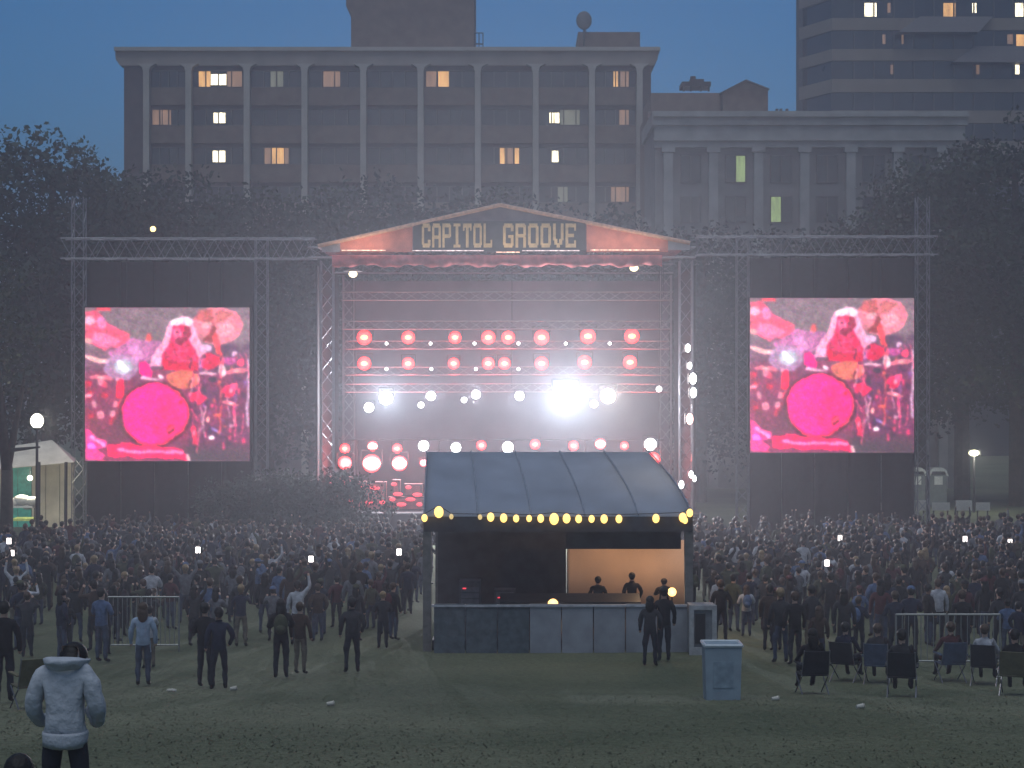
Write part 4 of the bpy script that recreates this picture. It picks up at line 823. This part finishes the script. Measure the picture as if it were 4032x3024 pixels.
def person_mesh(pose, lean=0.0, stance=.1, seated=False, sub=1, bulk=1.0):
    J, E = skeleton(pose, lean, stance, seated, bulk); me = skin_body(J, E, sub); me.materials.clear()
    for m in (skin[0], topm['black'], jeans[0], shoe): me.materials.append(m)
    classify(me, J, seated); me.name = 'person'
    off_ = Vector((lean * 77 + bulk * 31, stance * 50, 0))
    for v in me.vertices:
        if .1 < v.co.z < 1.46: v.co += v.normal * .022 * mnoise.noise(Vector((v.co.x * 7, v.co.y * 7, v.co.z * 9)) + off_)
    return me, J
def hair_mesh(J, long_=False):
    b = MB(); c = Vector(J['crown'][0]); b.sphere(c + Vector((0, -.012, -.02)), .118, 10, 7, (.9, 1.02, 1.0), -.35)
    if long_: b.sphere(c + Vector((0, -.07, -.16)), .12, 10, 7, (.95, .55, 1.5))
    else: b.sphere(c + Vector((0, -.045, -.06)), .09, 8, 6, (1, .8, .9))
    me = b.mesh('hair'); me.materials.append(hairs[0]); me.polygons.foreach_set('use_smooth', [True] * len(me.polygons)); return me
VAR = []
for pose, ln, sn, bk in (((DOWN, DOWN), 0, .1, 1.12), ((PHONE, DOWN), .01, .12, 1.0), ((FOLD, FOLD), -.01, .11, 1.15), ((POCK, DOWN), .02, .13, 1.2), ((UP, DOWN), .02, .13, 1.05), ((CLAP, CLAP), .03, .1, 1.0), ((UP, UP), .0, .14, 1.0), ((POCK, POCK), -.01, .12, 1.22), ((PHONE, PHONE), .01, .1, 1.1)):
    me, J = person_mesh(pose, ln, sn, False, 1, bk); VAR.append((me, J, hair_mesh(J), hair_mesh(J, True)))
VW = [5, 4, 4, 3, 2.2, 2, 1.0, 2, 2]
def set_mats(o, ms):
    for i, m in enumerate(ms):
        o.material_slots[i].link = 'OBJECT'; o.material_slots[i].material = m
def person(v, x, y, rz, s, top, label, group=None, hair=0, long_=False, tr=0, sk=0, name='person'):
    me, J, h0, h1 = VAR[v]; o = link(name, me, None, (x, y, gzz(x, y) if y < 100 else 0)); o.rotation_euler.z = rz; o.scale = (s, s, s)
    tag(o, label, 'person', group); set_mats(o, [skin[sk], topm[top] if isinstance(top, str) else top, jeans[tr], shoe])
    hh_ = link('hair', h1 if long_ else h0, o); hh_.material_slots[0].link = 'OBJECT'; hh_.material_slots[0].material = hairs[hair]; return o
b = MB(); b.sphere((0, -.21, 1.24), .2, 10, 8, (.78, .5, 1.15)); b.sphere((0, -.29, 1.14), .12, 8, 6, (.95, .55, .8)); PACK = b.mesh('backpack'); PACK.materials.append(topm['black']); PACK.polygons.foreach_set('use_smooth', [True] * len(PACK.polygons))
b = MB(); b.sphere((0, .01, 1.705), .122, 10, 7, (.92, 1.05, .85), 0.0); b.box((-.08, .08, 1.70), (.08, .21, 1.715)); CAP = b.mesh('cap'); CAP.materials.append(topm['black'])
def dress(o, kind, m):
    c = link('backpack' if kind == 'pack' else 'cap', PACK if kind == 'pack' else CAP, o); c.material_slots[0].link = 'OBJECT'; c.material_slots[0].material = m; return c
# the crowd: candidate spots
rng = random.Random(11); spots = []
def blocked(x, y):
    px = 512 + x / y * F
    if 46.2 < y < 57.5 and -3.2 < x < 5.8: return True
    if y >= 57 and 430 < px < 688: return True                    # wholly hidden behind the mixing tent
    return False
y = 84.5
while y > 41.5:
    dens = 1.0 if y > 60 else (.9 if y > 50 else (.62 if y > 44.5 else .3))
    half = 512 / F * y + .6; x = -half
    while x < half:
        x += rng.uniform(.75, 1.25) / (1 if y > 60 else .85); px = 512 + x / y * F
        if rng.random() > dens: continue
        if px < 75 and y > 80: continue
        if (330 < px < 770 and y < 48) or (400 < px < 720 and y < 50): continue
        q = (x + rng.uniform(-.2, .2), y + rng.uniform(-.45, .45))
        if not blocked(*q): spots.append(q)
    y -= 1.25 if y > 60 else 1.5
spots.sort(key=lambda q: q[1])
near, far = spots[:272], spots[272:]
print('crowd', len(near), len(far), near[-1])
def region(x, y):
    px = 512 + x / y * F
    return ('left of the mixing tent' if px < 556 else 'right of the mixing tent')
tw = [8, 5, 6, 3, 2.2, 2, 1.2, 1.6, 1.2]
for (x, y) in near:
    v = rng.choices(range(9), VW)[0]; top = rng.choices(range(9), tw)[0]; tn = TOPS[top][0]
    hr, lg, tr_, sk_ = rng.choices((0, 1, 2), (6, 3, 1.5))[0], rng.random() < .35, rng.choices((0, 1, 2), (5, 3, 1))[0], int(rng.random() < .3)
    lab = ('%s %s haired person in %s top%s' if v in (4, 6) else '%s %s haired person in %s top and %s trousers') % (('short', 'long')[lg], ('dark', 'brown', 'fair')[hr], tn, (('dark', 'denim', 'khaki')[tr_] if v not in (4, 6) else {4: ' with raised arm', 6: ' with both arms raised'}[v])) + ', %s the %s crowd' % ('near edge of' if y < 47.5 else ('middle of' if y < 52 else 'deep in'), 'left' if 512 + x / y * F < 556 else 'right')
    pk, cp = rng.random() < .16, rng.random() < .14; pc = rng.choice(('black', 'maroon', 'olive', 'blue', 'grey'))
    if pk and v not in (4, 6): lab = lab.replace(' and %s trousers' % ('dark', 'denim', 'khaki')[tr_], ' with %s backpack' % pc)
    elif cp and v not in (4, 6): lab = lab.replace(' and %s trousers' % ('dark', 'denim', 'khaki')[tr_], ' and %s cap' % pc)
    o = person(v, x, y, rng.gauss(-x / 90, .5), rng.choice((rng.uniform(.84, .95), rng.uniform(.94, 1.08))), tn, lab, 'people standing in the crowd around the mixing tent', hr, lg, tr_, sk_)
    if v not in (4, 6):
        if pk: dress(o, 'pack', topm[pc])
        elif cp: dress(o, 'cap', topm[pc])
# the far crowd as one mass
VS, FS, MI, off = [], [], [], 0
fm = [skin[0], skin[1], jeans[0], jeans[1], shoe, hairs[0], hairs[1]] + [topm[k] for k, _ in TOPS]
cache = []
for me, J, h0, h1 in VAR:
    d_ = []
    for q in (me, h0):
        co = np.zeros(len(q.vertices) * 3); q.vertices.foreach_get('co', co); d_.append((co.reshape(-1, 3), [tuple(p.vertices) for p in q.polygons], [p.material_index for p in q.polygons]))
    cache.append(d_)
for (x, y) in far:
    v = rng.choices(range(9), VW)[0]; s = rng.uniform(.92, 1.06); a = rng.gauss(0, .4); ca_, sa_ = math.cos(a) * s, math.sin(a) * s
    Mx = np.array([[ca_, -sa_, 0], [sa_, ca_, 0], [0, 0, s]]); sk_ = int(rng.random() < .3); tp = 7 + rng.choices(range(9), tw)[0]; tr_ = rng.choice((2, 2, 3))
    for qi, (co, fc, mi) in enumerate(cache[v]):
        P = co @ Mx.T + np.array([x, y, gzz(x, y)]); VS.append(P); FS += [tuple(i + off for i in f) for f in fc]
        MI += [5 + (rng.random() < .3)] * len(fc) if qi else [(sk_, tp, tr_, 4)[m] for m in mi]; off += len(co)
me = bpy.data.meshes.new('far_crowd'); me.from_pydata(np.concatenate(VS).tolist(), [], FS); [me.materials.append(m) for m in fm]
me.polygons.foreach_set('material_index', MI); me.polygons.foreach_set('use_smooth', [True] * len(FS)); me.update()
tag(link('far_crowd', me), 'dense mass of people standing close to the stage', 'crowd', None, 'stuff')
# phones glowing over the crowd
scr = emit('phone screen glow', lin(255, 245, 240), 5, False)
for px, py, Y, lab in ((9, 541, 62, 'upper of two glowing phones at the left picture edge'), (12, 553, 62.5, 'lower of two glowing phones at the left picture edge'), (198, 550, 60, 'glowing phone above the crowd below the left screen'), (311, 559, 60, 'glowing phone left of the leafy crowd edge'), (399, 552, 58, 'glowing phone just left of the mixing tent'), (827, 563, 58, 'large bluish glowing phone in the right crowd'), (965, 539, 66, 'glowing phone below the toilets'), (1010, 542, 66, 'glowing phone near the right picture edge'), (840, 538, 68, 'glowing phone under the right video screen')):
    p = at(px, py, Y); o = empty('glowing_phone', p, lab, 'phone', 'glowing phones held over the crowd')
    MB().box(p + Vector((-.05, 0, -.09)), p + Vector((.05, .012, .09))).build('case', black, o); MB().box(p + Vector((-.075, -.008, -.10)), p + Vector((.075, -.002, .10))).build('screen', scr, o)
    q = person(4 if p.z - gz(Y) > 1.75 else 1, p.x - .28, Y - .06, 0, 1.0, 'charcoal', 'person raising the ' + lab.replace('glowing ', '').replace('upper of two phones', 'upper phone').replace('lower of two phones', 'lower phone'), 'people holding up phones')

# named people
person(0, X(664, 45.2), 45.2, .1, 1.07, 'black', 'tall person in black standing before the right end of the mixing tent', None, 0, False, 0)
person(3, X(650, 44.2), 44.2, -.2, .98, 'charcoal', 'shorter person in charcoal beside the tall one before the tent', None, 0, True, 0)
for px, py, Y, v, lab in ((598, 576, 50.6, 0, 'leftmost operator silhouetted against the tan cloth'), (632, 572, 50.6, 3, 'middle operator silhouetted against the tan cloth'), (664, 578, 51.4, 2, 'rightmost operator silhouetted against the tan cloth')):
    o = person(v, X(px, Y), Y, 0, 1.0, 'black', lab, 'sound operators in the mixing tent'); o.location.z = 1.12; s = (Z(py, Y) - 1.12) / 1.79; o.scale = (.92, .92, s)
bluej = mat('pale blue jacket', (.26, .33, .42), .9, .25, 8, .4)
person(0, X(143, 39), 39, .1, 1.03, bluej, 'person in pale blue jacket standing on the lawn at the left', None, 1, True, 1)
person(2, X(205, 38.4), 38.4, -.2, 1.03, 'black', 'broad person in black standing right of the pale blue jacket', None, 0, False, 0)
person(3, X(219, 37.6), 37.6, .3, .98, 'navy', 'person in navy close behind the broad person in black', None, 0, False, 0)
o_ = person(2, X(281, 40.5), 40.5, .1, 1.02, 'black', 'lone person in black with olive backpack standing near the lawn centre left', None, 0, True, 0)
dress(o_, 'pack', topm['olive'])
person(0, X(300, 41.5), 41.5, -.3, .95, 'brown', 'person in brown beside the lone person in black', None, 1, False, 2)
person(3, X(352, 42), 42, .2, 1.0, 'charcoal', 'person in charcoal walking left of the mixing tent', None, 0, False, 0)
person(0, X(4, 33), 33, .1, 1.06, 'black', 'tall dark person cut by the left picture edge', None, 0, False, 0)
person(0, X(938, 50), 50, 0, 1.02, 'pale', 'person in pale shirt with pale waistband standing right of the litter box', None, 1, False, 0)
person(2, X(40, 83), 83.2, .0, 1.0, 'black', 'dark person silhouetted before the lamp lit pavilion', None)
person(0, X(19, 10.6), 10.6, .1, .86, 'black', 'person whose dark head shows at the bottom left corner', None, 0, False, 0).location.z -= .56
# camp chairs and seated people
chm = [mat('olive canvas', (.12, .11, .06), .9, .2, 8, .3), mat('dark canvas', (.02, .025, .03), .9, .2, 8, .3), mat('blue canvas', (.06, .09, .14), .9, .2, 8, .3)]
def camp_chair(x, y, rz, m, lab):
    z = gzz(x, y); o = empty('camp_chair', (0, 0, 0), lab, 'camp chair', 'folding camp chairs on the lawn')
    b = MB(); b.box((-.27, -.24, .40), (.27, .26, .425)); b.build('seat', m, o)
    b = MB(); b.add([(-.27, -.24, .44), (.27, -.24, .44), (.25, -.38, .92), (-.25, -.38, .92)], [(0, 1, 2, 3)]); bk = b.build('backrest', m, o); k = bk.modifiers.new('thick', 'SOLIDIFY'); k.thickness = .02
    for sx in (-1, 1):
        MB().tube((.27 * sx, -.24, .40), (.27 * sx, .28, 0), .014, 6).build('leg', metal, o); MB().tube((.27 * sx, .24, .40), (.27 * sx, -.34, 0), .014, 6).build('leg', metal, o)
        MB().tube((.27 * sx, -.22, .38), (.26 * sx, -.40, .94), .014, 6).build('back_pole', metal, o); MB().box((.24 * sx, -.30, .62), (.32 * sx, .24, .645)).build('armrest', m, o)
    o.location = (x, y, z); o.rotation_euler.z = rz; return o
me, J = person_mesh((((.28, .12, 1.16), (.26, .32, 1.1), (.24, .38, 1.1)),) * 2, -.05, .1, True); SEAT = (me, J, hair_mesh(J), hair_mesh(J, True)); VAR.append(SEAT)
def seated(px, Y, rz, top, lab, hair=0, long_=False):
    x = X(px, Y); o = person(9, x, Y, rz, 1.0, top, lab, None, hair, long_, 0); o.location.z = gzz(x, Y) - .44; return o
for px, Y, m, top, lab, cl in ((30, 31.5, 0, None, '', 'empty olive camp chair beside the hooded person'), (812, 36.5, 1, 'black', 'seated person in black in the camp chair nearest the litter box', 'dark camp chair nearest the litter box'), (878, 40, 2, 'charcoal', 'seated person in charcoal behind the front row of chairs', 'blue camp chair behind the front row'), (902, 35.2, 1, 'charcoal', 'seated person in charcoal in the middle of the front chairs', 'dark camp chair in the middle of the front row'), (950, 40.2, 2, 'maroon', 'seated person in maroon right of the front middle chair', 'blue camp chair right of the middle chair'), (985, 39.5, 1, 'pale', 'seated person in pale top near the right edge', 'dark camp chair holding the pale topped person'), (1015, 36, 0, 'black', 'seated person in black cut by the right edge', 'olive camp chair cut by the right picture edge'), (846, 40.5, 1, 'navy', 'seated person in navy second from the litter box', 'dark camp chair second from the litter box')):
    a = random.uniform(-.6, .6); camp_chair(X(px, Y), Y, a, chm[m], cl)
    if top: seated(px, Y, a, top, lab, random.choice((0, 0, 1)), random.random() < .5)
for px, Y, v, top, lab in ((962, 44.5, 0, 'black', 'person in black standing behind the seated group'), (1000, 46, 3, 'charcoal', 'person in charcoal standing behind the right railing end'), (895, 45, 2, 'navy', 'person in navy standing at the left railing end'), (795, 44, 0, 'black', 'person in black standing beyond the litter box'), (770, 47.5, 3, 'brown', 'person in brown between flight case and seated group')):
    person(v, X(px, Y), Y, random.uniform(-.3, .3), random.uniform(.96, 1.05), top, lab, None, random.choice((0, 1)), random.random() < .4)
# cups and papers dropped on the lawn
for i, (px, Y, lab) in enumerate(((172, 37.0, 'crumpled white paper on the grass right of the pale blue jacket'), (233, 37.5, 'white cup lying right of the person in navy'), (330, 33, 'pale cup on the open lawn left of centre'), (775, 33.5, 'pale cup right of the litter box'), (860, 31, 'white cup in front of the camp chairs'))):
    x = X(px, Y); o = empty('paper_cup' if 'cup' in lab else 'crumpled_paper', (x, Y, gzz(x, Y)), lab, 'litter', 'litter dropped on the lawn')
    if 'cup' in lab:
        b = MB(); b.tube((x - .06, Y, gzz(x, Y) + .045), (x + .06, Y + .03, gzz(x, Y) + .055), .032, 10, .045); b.build('wall', cream, o); MB().tube((x + .06, Y + .03, gzz(x, Y) + .055), (x + .066, Y + .033, gzz(x, Y) + .0555), .05, 10).build('rim', cream, o)
    else:
        for k in range(3): MB().sphere((x + .05 * k - .05, Y + random.uniform(-.04, .04), gzz(x, Y) + .05), .05, 6, 4, (1.2, .8, .7)).build('fold', cream, o)
# crowd railings
rail = mat('galvanised rail', (.26, .27, .26), .4, .1, 10, 0, .5)
for p0, p1, py, Y, lab in ((104, 141, 597, 47.5, 'left half of the steel railing before the left crowd'), (142, 179, 597, 47.5, 'right half of the steel railing before the left crowd'), (896, 946, 614.5, 43.2, 'left half of the steel railing before the right crowd'), (948, 1000, 614.5, 43.2, 'right half of the steel railing before the right crowd')):
    xa_, xb_ = X(p0, Y), X(p1, Y); zt = Z(py, Y); zb = gz(Y); o = empty('steel_railing', ((xa_ + xb_) / 2, Y, zb), lab, 'railing', 'steel railings in the crowd')
    b = MB(); b.tube((xa_, Y, zt), (xb_, Y, zt), .025); b.tube((xa_, Y, zb + .2), (xb_, Y, zb + .2), .022); b.tube((xa_, Y, zb), (xa_, Y, zt), .025); b.tube((xb_, Y, zb), (xb_, Y, zt), .025); b.build('frame', rail, o)
    k = 8
    for i in range(1, k): MB().tube((xa_ + (xb_ - xa_) * i / k, Y, zb + .2), (xa_ + (xb_ - xa_) * i / k, Y, zt), .012, 5).build('bar', rail, o)

# hooded person in the near left foreground
YF = 14.0; xh = X(65, YF); zg = gz(YF)
hp = empty('person', (xh, YF, zg), 'person seen from behind in a pale blue grey hooded sweatshirt', 'person')
J, E = skeleton((((.345, .0, 1.15), (.24, .24, 1.0), (.1, .30, 1.02)),) * 2, 0.02, .12)
J['pelvis'] = ((0, 0, .91), (.160, .128)); J['waist'] = ((0, .0, 1.06), (.166, .128)); J['chest'] = ((0, .01, 1.29), (.185, .14)); J['shr'] = ((.175, .01, 1.375), .085); J['shl'] = ((-.175, .01, 1.375), .085)
J['elr'] = ((.255, -.01, 1.08), .076); J['ell'] = ((-.262, -.01, 1.09), .076); J['wrr'] = ((.225, .17, .93), .058); J['wrl'] = ((-.23, .17, .93), .058); J['neck'] = ((0, .09, 1.45), (.065, .065)); J['jaw'] = ((0, .20, 1.45), (.075, .085)); J['crown'] = ((0, .30, 1.44), (.085, .10))
me = skin_body(J, E, 2); me.materials.clear()
hood = mat('pale blue grey fleece', (.40, .42, .45), .95, .10, 14, .5)
for m in (skin[0], hood, jeans[0], shoe): me.materials.append(m)
hcn = Vector((0, .26, 1.43))
# cloth folds: push the surface in and out in slanted creases
from mathutils import noise as mnoise
def crease(c):
    q = Vector((c.x * 6 + c.z * 2.0, c.y * 5, c.z * 8 - abs(c.x) * 7)); return .013 * mnoise.noise(q) + .006 * mnoise.noise(q * 2.3)
for v in me.vertices:
    c = v.co
    if c.z > .84 and (c - hcn).length > .2: v.co = c + v.normal * crease(c)
for p in me.polygons:
    c = p.center; p.material_index = 0 if (c - hcn).length < .17 else (2 if c.z < .84 and abs(c.x) < .24 and c.z > .12 else (3 if c.z <= .12 else 1))
    p.use_smooth = True
me.name = 'body'; link('body', me, hp)
# hem band: ribbed waist of the sweatshirt, and the shirt tail below
def ring_part(name, rows, m, ribs=0, rib=0):
    b = MB(); nn = 64; vs = []
    for (z, rx2, ry2, wob) in rows:
        for i in range(nn):
            t = 2 * math.pi * i / nn; k = 1 + rib * math.cos(ribs * t) + wob * math.sin(3 * t + z * 30)
            k += crease(Vector((rx2 * math.cos(t), ry2 * math.sin(t), z))) / .17; vs.append((rx2 * k * math.cos(t), ry2 * k * math.sin(t), z + wob * .5 * math.sin(2 * t + 1)))
    b.add(vs, [(j * nn + i, j * nn + (i + 1) % nn, (j + 1) * nn + (i + 1) % nn, (j + 1) * nn + i) for j in range(len(rows) - 1) for i in range(nn)])
    me = b.mesh(name); me.materials.append(m); me.polygons.foreach_set('use_smooth', [True] * len(me.polygons)); o = link(name, me, hp)
    md = o.modifiers.new('thick', 'SOLIDIFY'); md.thickness = .012; return o
ring_part('hem_band', [(.90, .158, .126, 0), (.88, .163, .130, .006), (.83, .162, .130, .010), (.785, .157, .126, .012)], hood, 32, .008)
# hood lying on the back
b = MB(); nu, nv = 28, 10; vs = []
for j in range(nv + 1):
    s = j / nv
    for i in range(nu + 1):
        t = math.pi * (i / nu) ; a = -math.pi * .08 + (math.pi * 1.16) * (i / nu)
        rr = .150 + .03 * math.sin(math.pi * s); drop = .075 * math.sin(math.pi * i / nu) ** 1.2
        x_ = math.cos(a) * (rr + .01 * math.sin(i)); y_ = .05 - math.sin(a) * (rr * .95 + .03 * math.sin(s * math.pi))
        z_ = 1.50 + .012 * mnoise.noise(Vector((x_ * 9, y_ * 9, s * 3))) - s * (.05 + drop) - .05 * (1 - math.sin(math.pi * i / nu)) + .018 * math.sin(s * math.pi)
        vs.append((x_, y_, z_))
b.add(vs, [(j * (nu + 1) + i, j * (nu + 1) + i + 1, (j + 1) * (nu + 1) + i + 1, (j + 1) * (nu + 1) + i) for j in range(nv) for i in range(nu)])
hm = b.mesh('hood'); hm.materials.append(hood); hm.polygons.foreach_set('use_smooth', [True] * len(hm.polygons)); o = link('hood', hm, hp); md = o.modifiers.new('thick', 'SOLIDIFY'); md.thickness = .035; o.modifiers.new('sub', 'SUBSURF').render_levels = 1
b = MB(); b.sphere((0, .28, 1.435), .122, 16, 10, (.92, 1.05, 1.0), -.4); b.sphere((0, .2, 1.40), .095, 12, 8, (.95, .8, 1)); hm2 = b.mesh('hair'); hm2.materials.append(hairs[0]); hm2.polygons.foreach_set('use_smooth', [True] * len(hm2.polygons)); link('hair', hm2, hp)

# ------------------------------------------------------------------ air: thin haze all round and stage smoke
def vol(name, me, dens, c, g_, label):
    m = bpy.data.materials.new(name); m.use_nodes = True; n = m.node_tree.nodes; n.remove(n['Principled BSDF'])
    pv_ = n.new('ShaderNodeVolumePrincipled'); pv_.inputs['Density'].default_value = dens; pv_.inputs['Color'].default_value = c + (1,); pv_.inputs['Anisotropy'].default_value = g_
    m.node_tree.links.new(pv_.outputs[0], n['Material Output'].inputs['Volume']); me.materials.clear(); me.materials.append(m); o = link(name, me); tag(o, label, name.split('_')[-1], None, 'stuff'); return o
vol('haze', MB().box((-640, -90, -1.5), (640, 1000, 60)).mesh('haze'), .0023, (.82, .87, .97), .6, 'thin evening haze filling the whole park')
vol('stage_smoke', MB().sphere((-.2, 98.4, 7.6), 1, 32, 20, (9.3, 4.8, 6.0)).mesh('stage_smoke'), .0045, (.92, .84, .95), .5, 'pale smoke drifting around the stage lamps')
